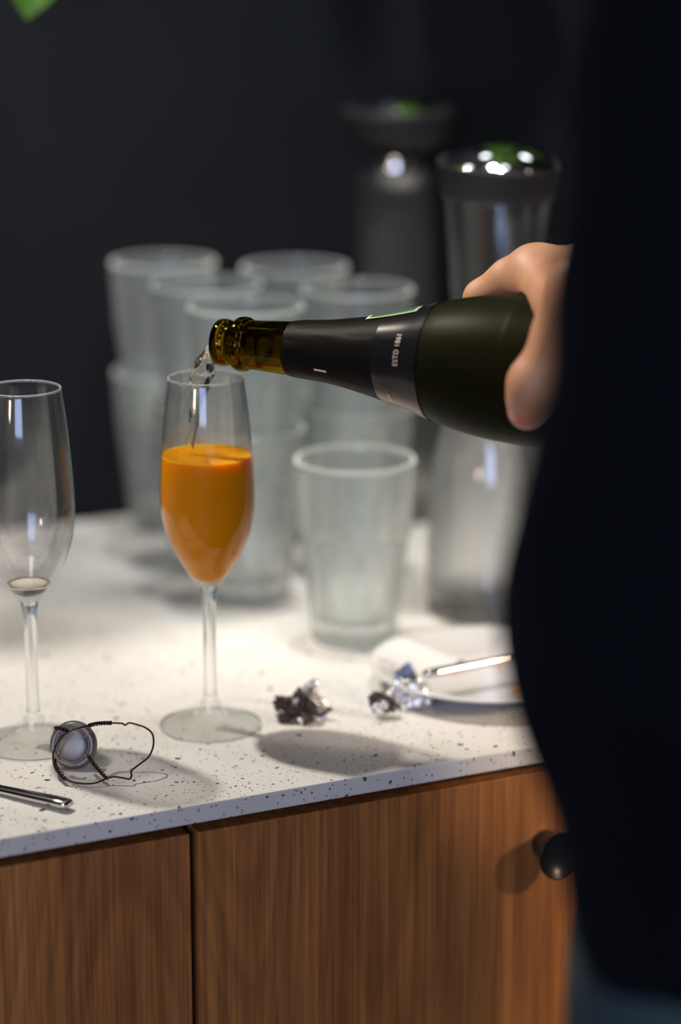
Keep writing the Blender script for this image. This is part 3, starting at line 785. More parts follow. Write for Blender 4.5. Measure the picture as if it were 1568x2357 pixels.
# dark crumb
def lump(name, p, r, m, label, cat, seed=1):
    bm = bmesh.new(); bmesh.ops.create_icosphere(bm, subdivisions=3, radius=1)
    for v in bm.verts: v.co *= r * (1 + 0.4 * noise.noise(v.co * 1.7 + Vector((seed, 0, 0))))
    for v in bm.verts: v.co.z *= 0.6
    me = bpy.data.meshes.new(name); bm.to_mesh(me); bm.free(); o = bpy.data.objects.new(name, me); COL.objects.link(o); me.materials.append(m)
    o.location = p; tag(o, label, cat); return o
q = at(1062, 1507, 0.012); lump('crumb', Vector((q.x, q.y, on_plate_z(q.x, q.y) + 0.0016)), 0.0027, M['wood_dark'], 'tiny dark crumb on the far part of the plate', 'crumb')

# ------------------------------------------------------------------ crumpled foil
foil_s = mat('silver_foil_inside', (0.80, 0.79, 0.76), 0.20, 1.0)
foil_k = mat('black_foil_outside', (0.060, 0.044, 0.034), 0.40, 0.5)
foil_b = mat('blue_grey_foil', (0.13, 0.14, 0.18), 0.35, 0.8)
def crumple(name, cpx, sx, sy, seed, target, folds, mats, label, amp=0.12, rotz=0.0, flip=False):
    rng = random.Random(seed); n = 30
    P = np.array([[(i / n - 0.5) * sx, (j / n - 0.5) * sy, 0.0] for i in range(n + 1) for j in range(n + 1)])
    for k in range(folds):
        c = P[rng.randrange(len(P))] * 0.6; th = rng.uniform(0, 2 * PI); 
        ax = np.array([math.cos(th), math.sin(th), rng.uniform(-0.5, 0.5)]); ax /= np.linalg.norm(ax)
        pn = np.cross(ax, [rng.uniform(-.3, .3), rng.uniform(-.3, .3), 1]); pn /= np.linalg.norm(pn)
        side = (P - c) @ pn
        ang = rng.uniform(0.8, 2.2) * rng.choice((-1, 1))
        wgt = np.clip(side / 0.0025, 0, 1)
        for i_, (p, w_) in enumerate(zip(P, wgt)):
            if w_ > 0:
                v = p - c; a = ang * w_
                P[i_] = c + v * math.cos(a) + np.cross(ax, v) * math.sin(a) + ax * (ax @ v) * (1 - math.cos(a))
    sc = max(sx, sy)
    for i_, p in enumerate(P):
        nv = noise.noise_vector(Vector(p) * (5.0 / sc) + Vector((seed, 0, 0))) * amp * sc + noise.noise_vector(Vector(p) * (16.0 / sc) + Vector((0, seed, 0))) * amp * 0.35 * sc
        P[i_] = p + np.array(nv)
    lo, hi = P.min(0), P.max(0); P = (P - (lo + hi) / 2) * (np.array(target) / (hi - lo)) 
    P[:, 2] += target[2] / 2
    F = [(i * (n + 1) + j, (i + 1) * (n + 1) + j, (i + 1) * (n + 1) + j + 1, i * (n + 1) + j + 1) for i in range(n) for j in range(n)]
    if flip: F = [f[::-1] for f in F]
    o = mesh(name, P, F, mats, None, False)
    md = o.modifiers.new('s', 'SOLIDIFY'); md.thickness = 0.00025; md.material_offset = 1; md.offset = 0; md.material_offset_rim = 1
    g = at(*cpx); o.location = (g.x, g.y, ZC + 0.0004); o.rotation_euler = (0, 0, rotz); tag(o, label, 'foil'); return o
def foil_lumps(name, gpx, lumps, mats, label, flaps=()):
    """lumps: (u, v centre pixel, dy from the ground point, w, h, d, roll, material, seed, share of second material)"""
    g = at(*gpx); V = []; F = []; MI = []
    for (u, v, dy, w_, h_, d_, roll, mi, seed, sh) in lumps:
        rng = random.Random(seed)
        c = aty(u, v, g.y + dy) - Vector((g.x, g.y, ZC))
        bm = bmesh.new(); bmesh.ops.create_icosphere(bm, subdivisions=5, radius=1)
        pl = []
        for _ in range(20):
            n_ = Vector((rng.gauss(0, 1), rng.gauss(0, 1), rng.gauss(0, 1))).normalized(); pl.append((n_, rng.uniform(0.62, 1.0)))
        base = len(V); R_ = Matrix.Rotation(math.radians(roll), 3, 'Y')
        for vt in bm.verts:
            q = vt.co.normalized()
            rr = min([d0 / max(q.dot(n_), 0.05) for n_, d0 in pl])
            rr = min(rr, 1.25)
            cr = abs(noise.noise(q * 2.3 + Vector((seed, 0, 0)))); cr2 = abs(noise.noise(q * 5.5 + Vector((0, seed, 0))))
            rr *= 0.72 + 0.85 * min(cr, 0.35) + 0.55 * min(cr2, 0.3)
            p = R_ @ Vector((q.x * rr * w_ / 2, q.y * rr * d_ / 2, q.z * rr * h_ / 2)) + c
            p.z = max(p.z, 0.0002); V.append(p)
        for f in bm.faces:
            F.append([base + x.index for x in f.verts]); cc = f.calc_center_median().normalized()
            alt = noise.noise(cc * 1.6 + Vector((0, 0, seed))) > 0.45 - sh
            MI.append((1 - mi) if alt and mi < 2 else mi)
        bm.free()
    for (P4, mi, amp) in flaps:       # bent sheets: four corners (pixel u, v, dy) of a thin crinkled sheet
        A = [aty(u, v, g.y + dy) - Vector((g.x, g.y, ZC)) for u, v, dy in P4]; n = 16; base = len(V)
        nn = (A[1] - A[0]).cross(A[3] - A[0]).normalized()
        for sgn in (0, 1):
            for i in range(n + 1):
                for j in range(n + 1):
                    a, b_ = i / n, j / n
                    p = A[0] * (1 - a) * (1 - b_) + A[1] * a * (1 - b_) + A[2] * a * b_ + A[3] * (1 - a) * b_
                    p = p + nn * (amp * (abs(noise.noise(p * 160)) * 2 + noise.noise(p * 420) * 0.6) + amp * 1.5 * math.sin(a * 3.0) + 0.0003 * sgn)
                    p.z = max(p.z, 0.0002 + 0.0002 * sgn); V.append(p)
        m_ = (n + 1) ** 2
        for i in range(n):
            for j in range(n):
                q_ = [i * (n + 1) + j, (i + 1) * (n + 1) + j, (i + 1) * (n + 1) + j + 1, i * (n + 1) + j + 1]
                F.append([base + x for x in q_]); MI.append(mi); F.append([base + m_ + x for x in q_[::-1]]); MI.append(mi)
    o = mesh(name, V, F, mats, None, False); o.location = (g.x, g.y, ZC + 0.0002)
    o.data.polygons.foreach_set('material_index', MI); tag(o, label, 'foil'); return o
FM = [foil_k, foil_s, foil_b]
foil_lumps('crumpled_foil', (697, 1658), [(662, 1630, 0.0, .020, .018, .014, 12, 0, 3, 0.0), (695, 1634, -0.003, .020, .020, .014, -20, 0, 7, 0.0), (675, 1652, -0.003, .022, .009, .012, 0, 0, 12, 0.0), (725, 1642, 0.002, .016, .010, .010, 25, 1, 9, 0.0)], FM,
           'crumpled dark brown bottle foil nearest the flute foot', [([(712, 1640, 0), (738, 1655, 0), (768, 1632, 0), (752, 1626, 0.004)], 0, 0.0006), ([(635, 1610, 0), (668, 1640, -.004), (716, 1625, -.004), (690, 1597, 0)], 0, 0.0008)])
foil_lumps('foil_scrap', (722, 1640), [(713, 1587, 0.006, .0100, .014, .008, 15, 1, 21, 0.0), (720, 1608, 0.006, .010, .014, .009, -15, 1, 22, 0.0), (733, 1628, 0.005, .013, .010, .010, 30, 1, 23, 0.0)], FM, 'bright silver twist of foil sticking up behind the dark brown foil')
foil_lumps('crumpled_foil', (873, 1650), [(874, 1620, 0.0, .0155, .017, .012, 10, 0, 31, 0.0), (876, 1630, -0.0055, .010, .0115, .005, 0, 1, 35, 0.0)], FM, 'small black and silver foil ball in front of the larger silver foil', [([(846, 1606, 0), (862, 1636, 0), (872, 1600, 0), (858, 1594, 0)], 0, 0.0005)])
foil_lumps('crumpled_foil', (938, 1632), [(925, 1602, 0.004, .020, .021, .014, 25, 1, 41, 0.0), (968, 1600, 0.004, .014, .020, .012, -12, 1, 44, 0.0), (915, 1588, 0.006, .010, .012, .010, 0, 1, 47, 0.0)], FM, 'large silver crumpled foil touching the left side of the plate', [([(930, 1575, 0), (925, 1638, -.003), (965, 1630, -.003), (985, 1580, 0)], 1, 0.0011)])
foil_lumps('folded_foil', (942, 1612), [(948, 1588, 0.0105, .008, .008, .004, 0, 2, 51, 0.0)], FM, 'blue-grey folded foil flap standing behind the silver foil', [([(905, 1548, 0.009), (925, 1592, 0.009), (966, 1566, 0.009), (942, 1522, 0.011)], 2, 0.0004)])
t1 = at(876, 1514, 0.020); t2 = at(913, 1538, 0.014)
o = tube('foil_pull_tab', [t1, t1.lerp(t2, 0.5) + Vector((0, 0, 0.0006)), t2, at(945, 1558, 0.006)], 0.0007, M['cutlery'], None, 8); tag(o, 'thin dark pull tab pointing up-left from the grey foil flap', 'pull tab')

# ------------------------------------------------------------------ muselet: cap and wire
capc = at(169, 1768, 0.0); 
capm = mat('brushed_grey_cap', (0.20, 0.185, 0.175), 0.40, 0.6)
mus = empty('wire_cage', capc); tag(mus, 'champagne wire cage with grey metal cap lying in front of the empty flute', 'wire cage')
R = 0.0143
prof = [(0, 0.0042), (0.004, 0.0041), (0.0078, 0.0035), (0.0093, 0.0027), (0.0098, 0.0020), (0.0104, 0.0022), (0.0116, 0.0027), (0.0128, 0.0023), (0.0138, 0.0010), (R, -0.0014), (R - 0.0002, -0.0022), (R - 0.0006, -0.0020), (0.0132, 0.0004), (0.0122, 0.0018), (0.010, 0.0014), (0.0, 0.0034)]
cp = lathe('metal_cap', smooth_prof(prof, 3), capm, mus, 96); fix_normals_lathe(cp)
tiltm = Vector((-0.12, -1.0, 0.30)).normalized()
cp.rotation_euler = tiltm.to_track_quat('Z', 'Y').to_euler(); cp.location = (0, 0.002, R * 0.97)
for k_ in (35, 145, 215, 325):
    # pressed notches at the rim as small raised ribs
    a = math.radians(k_)
    rbm = tube('cap_rib', [(0.0085 * math.cos(a), 0.0085 * math.sin(a), 0.0032), (0.0140 * math.cos(a), 0.0140 * math.sin(a), 0.0012)], 0.0007, capm, cp, 8)
wirem = mat('dark_oxidised_wire', (0.035, 0.022, 0.018), 0.4, 0.85)
capw = capc + Vector((0, 0.002, R * 0.97))
def W(u, v, y=None):
    if y is None: y = capc.y - 0.028 + 0.030 * (1795 - v) / 130 + 0.0
    p = aty(u, v, y)
    if p.z < ZC + 0.0009: p = at(u, v, 0.0009)
    return p - capc
yf = capc.y - 0.007
ring = [W(150, 1793), W(175, 1802), W(215, 1803), W(245, 1792), W(262, 1788), W(285, 1791), W(298, 1793), W(303, 1785), W(302, 1775), W(317, 1762), W(342, 1742), W(353, 1716), W(351, 1690), W(335, 1675), W(312, 1667), W(297, 1664), W(288, 1669), W(280, 1665), W(255, 1664)]
tube('wire_ring', spline(ring, 6), 0.00058, wirem, mus, 8)
def twist(name, pts, r=0.00062, off=0.00085, turns=6):
    C = spline(pts, 14); out = [[], []]
    for i, c in enumerate(C):
        t = (C[min(i + 1, len(C) - 1)] - C[max(i - 1, 0)]).normalized(); a = t.orthogonal().normalized(); b_ = t.cross(a)
        # stable frame
        a = Vector((0, 0, 1)) - t * t.z; a = a.normalized() if a.length > 0.1 else Vector((1, 0, 0)); b_ = t.cross(a)
        an = 2 * PI * turns * i / len(C)
        for q_, sg in ((0, 1), (1, -1)): out[q_].append(c + (a * math.cos(an) + b_ * math.sin(an)) * off * sg)
    V = []; F = []
    o1 = tube(name, out[0], r, wirem, mus, 6); o2 = tube(name, out[1], r, wirem, mus, 6)
    base = len(o1.data.vertices)
    bm = bmesh.new(); bm.from_mesh(o1.data); bm.from_mesh(o2.data); bm.to_mesh(o1.data); bm.free(); bpy.data.objects.remove(o2)
    o1.data.polygons.foreach_set('use_smooth', [True] * len(o1.data.polygons))
    return o1
twist('wire_leg', [W(256, 1664), W(230, 1665, yf + 0.008), W(205, 1670, yf)], turns=5)
tube('wire_top', spline([W(205, 1670, yf), W(180, 1676, yf - 0.003), W(158, 1684, yf - 0.003), W(142, 1697, yf - 0.003), W(128, 1718, yf - 0.002), W(122, 1740, yf - 0.001), W(125, 1752, yf - 0.003)], 6), 0.0005, wirem, mus, 8)
twist('wire_leg', [W(125, 1748, yf - 0.003), W(130, 1768, yf - 0.010), W(150, 1794)], turns=5)
twist('wire_leg', [W(204, 1741, yf), W(220, 1763, yf - 0.009), W(246, 1792)], turns=6)
twist('wire_leg', [W(128, 1676, yf + 0.003), W(142, 1677, yf - 0.001), W(157, 1684, yf - 0.002)], turns=3)

# ------------------------------------------------------------------ hanging plant
def leaf_mesh():
    V = []; F = []; nu, nv = 10, 6
    for i in range(nu + 1):
        t = i / nu; wdt = math.sin(PI * t ** 0.62) ** 0.9 * 0.42 if 0 < t < 1 else 0.0
        for j in range(-nv // 2, nv // 2 + 1):
            x = j / (nv / 2) * wdt
            y = t - 0.10 * (abs(j) / (nv / 2)) * (1 - t) * (t < 0.35)
            V.append((x, y, 0.22 * abs(x) - 0.22 * t * t))
    c = nv + 1
    for i in range(nu):
        for j in range(nv): F.append((i * c + j, i * c + j + 1, (i + 1) * c + j + 1, (i + 1) * c + j))
    return V, F
lv, lf = leaf_mesh()
def vine(x, y, z0, z1, n, seed, label, szs=(0.05, 0.085), special=None):
    rng = random.Random(seed)
    t = empty('trailing_vine', (x, y, z0)); tag(t, label, 'plant', None)
    pts = [(0, 0, 0)]
    for i in range(1, 7):
        pts.append((rng.uniform(-0.03, 0.03), rng.uniform(-0.02, 0.02), -(z0 - z1) * i / 6))
    C = spline(pts, 8); tube('vine_stem', C, 0.002, M['stemg'], t, 6)
    first = None
    for i in range(n):
        c = C[min(len(C) - 1, int((i + 0.7) / n * len(C)))]
        if first is None: l = mesh('leaf', lv, lf, M['leafy'], t); first = l
        else: l = first.copy(); COL.objects.link(l); l.parent = t
        s = rng.uniform(*szs); l.scale = (s, s, s); l.location = c
        l.rotation_euler = (rng.uniform(-0.9, 0.3), rng.uniform(-0.4, 0.4), i * 2.4 + rng.uniform(-0.5, 0.5))
    return t
vine(-0.385, 1.70, 2.60, 1.45, 26, 3, 'green trailing vine hanging above the left end of the worktop')
vine(-0.25, 1.735, 2.60, 1.40, 28, 8, 'green trailing vine whose leaf tip dips into the upper left corner')
vine(0.13, 1.96, 2.10, 1.37, 40, 12, 'green trailing vine hanging by the wall above the carafes')
vine(0.26, 2.02, 2.10, 1.37, 40, 15, 'green trailing vine hanging by the wall on the right')

lt = [o for o in bpy.data.objects if o.name.startswith('trailing_vine')][1]
lc = [c for c in lt.children if c.name.startswith('leaf')][0].copy(); COL.objects.link(lc); lc.parent = lt
pl_ = aty(88, -118, 1.78); lc.location = pl_ - lt.location; lc.scale = (0.052, 0.052, 0.052); lc.rotation_euler = (-1.75, 0.15, 0.0)
# ------------------------------------------------------------------ ceiling downlights seen in the reflections
lampm = mat('lamp_glow', (1, 0.9, 0.75), 0.5); pb(lampm).inputs['Emission Color'].default_value = (1, 0.86, 0.68, 1); pb(lampm).inputs['Emission Strength'].default_value = 22
LD = [(-0.6, -0.6), (0.5, -1.5), (-1.2, -2.2), (1.4, -0.3), (0.2, -2.6), (2.2, -1.8)]
labs = ['round ceiling downlight left of the counter', 'round ceiling downlight behind the photographer', 'round ceiling downlight by the window', 'round ceiling downlight above the person', 'round ceiling downlight near the front wall', 'round ceiling downlight in the far right of the room']
for (a_, b_), lb in zip(LD, labs):
    t = empty('ceiling_downlight', ab(a_, b_, 2.65)); tag(t, lb, 'lamp', 'ceiling downlights')
    r_ = lathe('lamp_ring', [(0.045, -0.001), (0.060, -0.001), (0.060, -0.012), (0.045, -0.012)], M['black'], t, 48, closed=True); fix_normals(r_)
    fix_normals(lathe('lamp_disc', [(0, -0.004), (0.044, -0.004), (0.044, -0.001), (0, -0.001)], lampm, t, 48))
bulbm = mat('bulb_glow', (0.9, 0.95, 1), 0.5); pb(bulbm).inputs['Emission Color'].default_value = (0.88, 0.94, 1, 1); pb(bulbm).inputs['Emission Strength'].default_value = 9
for (a_, b_, z_, lb) in ((0.30, 0.40, 1.56, 'small glowing bulb hanging leftmost over the carafes'), (0.50, 0.50, 1.62, 'small glowing bulb hanging right above the carafes'), (0.70, 0.42, 1.52, 'small glowing bulb hanging right of the carafes'), (0.52, 0.24, 1.75, 'small glowing bulb hanging nearest the counter front')):
    t = empty('pendant_bulb', ab(a_, b_, z_)); tag(t, lb, 'lamp', 'bulbs hanging above the worktop')
    lathe('bulb', [(0.022 * math.cos(q_), 0.022 * math.sin(q_)) if abs(q_) < 1.57 else (0, 0.022 * math.sin(q_)) for q_ in np.linspace(-PI / 2, PI / 2, 15)], bulbm, t, 24)
    tube('lamp_cord', [(0, 0, 0.02), (0, 0, 2.65 - z_)], 0.002, M['black'], t, 6)
# invented floor lamp body for the hand fill, left of the photographer
t = empty('added_floor_lamp', (FL.x, FL.y, 0)); tag(t, 'added slim black floor lamp with a drum shade, left of the photographer', 'lamp')
lathe('base', [(0, 0.0005), (0.13, 0.0005), (0.13, 0.015), (0.012, 0.022), (0, 0.022)], M['black'], t, 48)
tube('pole', [(0, 0, 0.02), (0, 0, 1.52)], 0.01, M['black'], t, 12)
fix_normals(lathe('lamp_shade', [(0.13, 1.20), (0.10, 1.48), (0.098, 1.48), (0.128, 1.20)], mat('linen_shade', (0.6, 0.52, 0.42), 0.8), t, 48, closed=True))
# lamp heads for the two spots
def spot_head(pos, tgt, label):
    t = empty('spot_lamp', pos); tag(t, label, 'lamp')
    d = (Vector(tgt) - Vector(pos)).normalized(); q = (-d).to_track_quat('Z', 'Y')
    sh = lathe('lamp_shade', [(0.032, -0.03), (0.034, -0.03), (0.034, 0.05), (0.0, 0.055), (0.0, 0.052), (0.032, 0.047)], M['black'], t, 48); sh.rotation_euler = q.to_euler()
    tube('lamp_cord', [(0, 0, 0.04), (0, 0, 2.65 - pos[2])], 0.003, M['black'], t, 8)
spot_head(KEY, (0.02, 1.55, ZC), 'black spot lamp hanging over the left of the worktop')
spot_head(DOORL, ab(0.15, 0, 0.72), 'black spot lamp hanging at the right of the room')

# ------------------------------------------------------------------ person
def surface_nets(f, lo, hi, h):
    xs = [np.arange(lo[i], hi[i] + h, h) for i in range(3)]
    X, Y, Z = np.meshgrid(*xs, indexing='ij')
    D = f(X, Y, Z).astype(np.float32)
    nx, ny, nz = D.shape
    ins = D < 0
    cor = [(a, b, c) for a in (0, 1) for b in (0, 1) for c in (0, 1)]
    cnt = sum(ins[a:nx - 1 + a, b:ny - 1 + b, c:nz - 1 + c].astype(np.int8) for a, b, c in cor)
    act = (cnt > 0) & (cnt < 8)
    idx = -np.ones(act.shape, int); I = np.argwhere(act); idx[act] = np.arange(len(I))
    acc = np.zeros((len(I), 3)); num = np.zeros(len(I))
    for p in cor:
        for ax in range(3):
            if p[ax] == 0:
                q = list(p); q[ax] = 1
                a = D[I[:, 0] + p[0], I[:, 1] + p[1], I[:, 2] + p[2]]; b = D[I[:, 0] + q[0], I[:, 1] + q[1], I[:, 2] + q[2]]
                cr = (a < 0) != (b < 0)
                t = np.where(cr, a / np.where(cr, a - b, 1), 0)
                pt = np.tile(np.array(p, float), (len(I), 1)); pt[:, ax] += t
                acc[cr] += pt[cr]; num[cr] += 1
    V = (I + acc / num[:, None]) * h + np.array([x[0] for x in xs])
    F = []
    for ax in range(3):
        a1, a2 = [(1, 2), (2, 0), (0, 1)][ax]
        sl0 = [slice(None)] * 3; sl1 = [slice(None)] * 3; sl0[ax] = slice(0, D.shape[ax] - 1); sl1[ax] = slice(1, D.shape[ax])
        A = ins[tuple(sl0)]; B = ins[tuple(sl1)]
        E = np.argwhere(A != B)
        ok = (E[:, a1] > 0) & (E[:, a2] > 0) & (E[:, a1] < D.shape[a1] - 1) & (E[:, a2] < D.shape[a2] - 1)
        E = E[ok]; fl = A[tuple(E.T)]
        def g(d1, d2):
            q = E.copy(); q[:, a1] -= d1; q[:, a2] -= d2; return idx[tuple(q.T)]
        quad = np.stack([g(1, 1), g(0, 1), g(0, 0), g(1, 0)], 1)
        quad[~fl] = quad[~fl][:, ::-1]
        F.append(quad)
    return V, np.concatenate(F)
def cap(a, b, ra, rb_):
    a = np.array(a, float); b = np.array(b, float); ba = b - a; L2 = ba @ ba
    def f(X, Y, Z):
        px, py, pz = X - a[0], Y - a[1], Z - a[2]
        t = np.clip((px * ba[0] + py * ba[1] + pz * ba[2]) / max(L2, 1e-12), 0, 1)
        return np.sqrt((px - t * ba[0]) ** 2 + (py - t * ba[1]) ** 2 + (pz - t * ba[2]) ** 2) - (ra + (rb_ - ra) * t)
    return f
def ell(c, ax, ux=(1, 0, 0), uy=(0, 1, 0), uz=(0, 0, 1)):
    def f(X, Y, Z):
        P = (X - c[0], Y - c[1], Z - c[2]); k = 0
        for u_, r_ in zip((ux, uy, uz), ax): k = k + ((P[0] * u_[0] + P[1] * u_[1] + P[2] * u_[2]) / r_) ** 2
        k = np.sqrt(k); return (k - 1) * min(ax)
    return f
def smin(fs, k):
    def f(X, Y, Z):
        d = None
        for g in fs:
            e = g(X, Y, Z)
            if d is None: d = e; continue
            h = np.maximum(k - np.abs(d - e), 0) / k; d = np.minimum(d, e) - h * h * k * 0.25
        return d
    return f

def BP(s, deg, rho):
    a = math.radians(deg); return PL + U * s + (UPV * math.cos(a) + FRV * math.sin(a)) * rho
def PXN(u, v, rho, near=True): return phi_of(u, v, rho, near)[2]
# fingers (rho: distance of the joint centre from the bottle axis)
RB = rb(0.21)
tip = PXN(1213, 946, RB + 0.0085); ipj = PXN(1233, 884, RB + 0.0125); tmc = PXN(1296, 772, RB + 0.0155); cmc = PXN(1352, 668, RB + 0.040)
wrist = BP(0.300, -22, 0.082)
imcp = PXN(1232, 631, RB + 0.018, False)
ipip = PXN(1112, 687, RB + 0.0085, False)
fing = {
 'index': [imcp, ipip, BP(0.143, -88, RB + 0.0065), BP(0.134, -114, RB + 0.0060)],
 'middle': [BP(0.226, -52, RB + 0.019), BP(0.186, -84, RB + 0.011), BP(0.170, -118, RB + 0.0085), BP(0.163, -143, RB + 0.0075)],
 'ring': [BP(0.240, -74, RB + 0.018), BP(0.208, -100, RB + 0.0105), BP(0.198, -126, RB + 0.0085), BP(0.193, -145, RB + 0.0075)],
 'pinky': [BP(0.254, -95, RB + 0.015), BP(0.236, -116, RB + 0.009), BP(0.230, -134, RB + 0.0075), BP(0.226, -150, RB + 0.0065)]}
rads = {'index': (0.0122, 0.0099, 0.0078, 0.0068), 'middle': (0.012, 0.0096, 0.0084, 0.0074), 'ring': (0.0118, 0.0092, 0.008, 0.007), 'pinky': (0.011, 0.0082, 0.007, 0.006)}
hf = []
for kf in fing:
    J = fing[kf]; r_ = rads[kf]
    for i in range(3): hf.append((cap(J[i], J[i + 1], r_[i], r_[i + 1]), 0.005))
    hf.append((cap(J[0], wrist, r_[0], 0.017), 0.016))
hf += [(cap(tip, ipj, 0.0102, 0.0128), 0.006), (cap(tip.lerp(ipj, .45), ipj, 0.0118, 0.0128), 0.006), (cap(ipj, tmc, 0.0125, 0.0130), 0.010), (cap(tmc, cmc, 0.0138, 0.017), 0.014), (cap(cmc, wrist, 0.017, 0.021), 0.016),
       (cap(tmc, imcp, 0.0075, 0.0095), 0.012), (cap(tmc.lerp(cmc, .4), imcp, 0.010, 0.011), 0.014), (cap(cmc, fing['middle'][0], 0.016, 0.013), 0.016)]
_m = imcp.lerp(ipip, 0.5) + Vector((0, 0, 0.0035)); hf.append((cap(imcp.lerp(ipip, 0.15), _m, 0.0118, 0.0112), 0.006)); hf.append((cap(_m, ipip, 0.0112, 0.0096), 0.006))
elbow = Vector((0.475, 1.335, 1.235))
hf.append((cap(wrist, elbow, 0.026, 0.040), 0.02))
def hand_f(X, Y, Z):
    d = None
    for g, k in hf:
        e = g(X, Y, Z)
        if d is None: d = e; continue
        h = np.maximum(k - np.abs(d - e), 0) / k; d = np.minimum(d, e) - h * h * k * 0.25
    # bottle pushes the skin aside
    px, py, pz = X - PL.x, Y - PL.y, Z - PL.z
    s = px * U.x + py * U.y + pz * U.z
    rr = np.sqrt(np.maximum(px * px + py * py + pz * pz - s * s, 0))
    bd = rr - (np.interp(s, _s, _r) + 0.0003)
    bd = np.where(s > 0.302, 1.0, bd)
    return np.maximum(d, -bd)
skinm = mat('skin', (0.62, 0.36, 0.235), 0.48)
b = pb(skinm); b.inputs['Subsurface Weight'].default_value = 0.25; b.inputs['Subsurface Radius'].default_value = (0.010, 0.004, 0.002); b.inputs['Subsurface Scale'].default_value = 0.6
sv = coords(skinm); n1 = ntex(skinm, sv, 28, 3); n2 = ntex(skinm, sv, 700, 3, 0.6)
L(skinm, ramp(skinm, n1.outputs['Fac'], [(0.35, (0.52, 0.275, 0.145)), (0.65, (0.47, 0.215, 0.115))]), b.inputs['Base Color'])
bump(skinm, n2.outputs['Fac'], 0.25, 0.0004)

Cc = Vector((0.26, 1.10, 0)); Fv = Vector((-0.8, 0.6, 0)); Rv = Vector((0.6, 0.8, 0)); Zv = Vector((0, 0, 1))
def PB_(f, r, z): return Cc + Fv * f + Rv * r + Vector((0, 0, z))
rsh = PB_(0, 0.185, 1.49); lsh = Vector((0.158, 0.955, 1.475))
lel = Vector((0.1245, 0.925, 1.125)); lwr = Vector((0.148, 0.94, 0.93))
fx = (Fv.x, Fv.y, 0); rx = (Rv.x, Rv.y, 0)
def E(f, r, z, af, ar, az): return ell(tuple(PB_(f, r, z)), (af, ar, az), fx, rx, (0, 0, 1))
def torso(g):   # g grows it
    return [E(0.0, 0, 1.30, 0.115 + g, 0.165 + g, 0.20 + g), E(0.01, 0, 1.10, 0.115 + g, 0.150 + g, 0.17 + g), E(-0.01, 0, 0.96, 0.118 + g, 0.170 + g, 0.13 + g), cap(PB_(-.01, -0.13, 1.47), PB_(-.01, 0.13, 1.47), 0.062 + g, 0.062 + g)]
def legs(g):
    out = []
    for sgn in (-1, 1):
        hp = PB_(-0.005, 0.085 * sgn, 0.93); kn = PB_(0.012, 0.10 * sgn, 0.51); an = PB_(-0.02, 0.11 * sgn, 0.09)
        out += [cap(hp, kn, 0.088 + g, 0.058 + g), cap(kn, an, 0.056 + g, 0.040 + g)]
    return out
def larm(g): return [cap(lsh, lel, 0.050 + g, 0.040 + g), cap(lel, lwr, 0.040 + g, 0.029 + g)]
def rarm(g): return [cap(rsh, elbow, 0.052 + g, 0.040 + g), cap(elbow, wrist, 0.040 + g, 0.027 + g)]
neck_ = cap(PB_(-0.01, 0, 1.48), PB_(0.015, 0, 1.63), 0.056, 0.054)
head_ = [E(0.02, 0, 1.765, 0.095, 0.076, 0.105), E(0.045, 0, 1.70, 0.060, 0.055, 0.070), cap(PB_(0.112, 0, 1.755), PB_(0.127, 0, 1.728), 0.008, 0.013),
         cap(PB_(0.098, -0.018, 1.692), PB_(0.098, 0.018, 1.692), 0.010, 0.010), cap(PB_(0.012, -0.078, 1.765), PB_(0.012, -0.084, 1.735), 0.014, 0.009), cap(PB_(0.012, 0.078, 1.765), PB_(0.012, 0.084, 1.735), 0.014, 0.009),
         cap(PB_(0.100, -0.03, 1.782), PB_(0.100, 0.03, 1.782), 0.012, 0.012), E(0.07, 0, 1.655, 0.032, 0.028, 0.025)]
lhand = [ell(tuple(lwr + Vector((0.0, 0.0, -0.07))), (0.016, 0.040, 0.052))] + [cap(lwr + Vector((0, -0.03 + 0.02 * i, -0.10)), lwr + Vector((0.004, -0.026 + 0.018 * i, -0.165)), 0.0085, 0.007) for i in range(4)] + [cap(lwr + Vector((0, 0.03, -0.05)), lwr + Vector((0.0, 0.055, -0.10)), 0.011, 0.009)]
feet = []
for sgn in (-1, 1):
    feet += [cap(PB_(-0.05, 0.11 * sgn, 0.042), PB_(0.13, 0.125 * sgn, 0.032), 0.034, 0.024)]
bf = smin(torso(-0.012) + legs(-0.01) + larm(-0.008) + [cap(rsh, elbow, 0.044, 0.034), cap(elbow, elbow.lerp(wrist, 0.5), 0.034, 0.0315)] + [neck_] + feet + lhand, 0.03)
hd = smin(head_, 0.022)
def body_f(X, Y, Z):
    a = bf(X, Y, Z); b_ = hd(X, Y, Z); k = 0.03
    h = np.maximum(k - np.abs(a - b_), 0) / k; return np.minimum(a, b_) - h * h * k * 0.25
V1, F1 = surface_nets(body_f, (-0.02, 0.82, -0.01), (0.60, 1.46, 1.90), 0.0085)
allp = [p for J in fing.values() for p in J] + [tip, tmc, cmc, wrist]
lo = [min(p[i] for p in allp) - 0.045 for i in range(3)]; hi = [max(p[i] for p in allp) + 0.045 for i in range(3)]
def hand_cut(X, Y, Z):       # stop the fine hand inside the forearm
    d = hand_f(X, Y, Z); ax = (elbow - wrist).normalized(); c = wrist.lerp(elbow, 0.30)
    return np.maximum(d, (X - c.x) * ax.x + (Y - c.y) * ax.y + (Z - c.z) * ax.z)
hi[0] = max(hi[0], wrist.x + 0.13); hi[2] += 0.02
V2, F2 = surface_nets(hand_cut, lo, hi, 0.00125)
person = mesh('person', np.concatenate([V1, V2]), np.concatenate([F1, F2 + len(V1)]), skinm)
pbase = Vector((Cc.x, Cc.y, 0)); centre(person, pbase)
tag(person, 'person in a dark navy sweater and jeans, right hand gripping the wine bottle', 'person')
def pchild(o): o.data.transform(Matrix.Translation(-pbase)); o.parent = person; return o
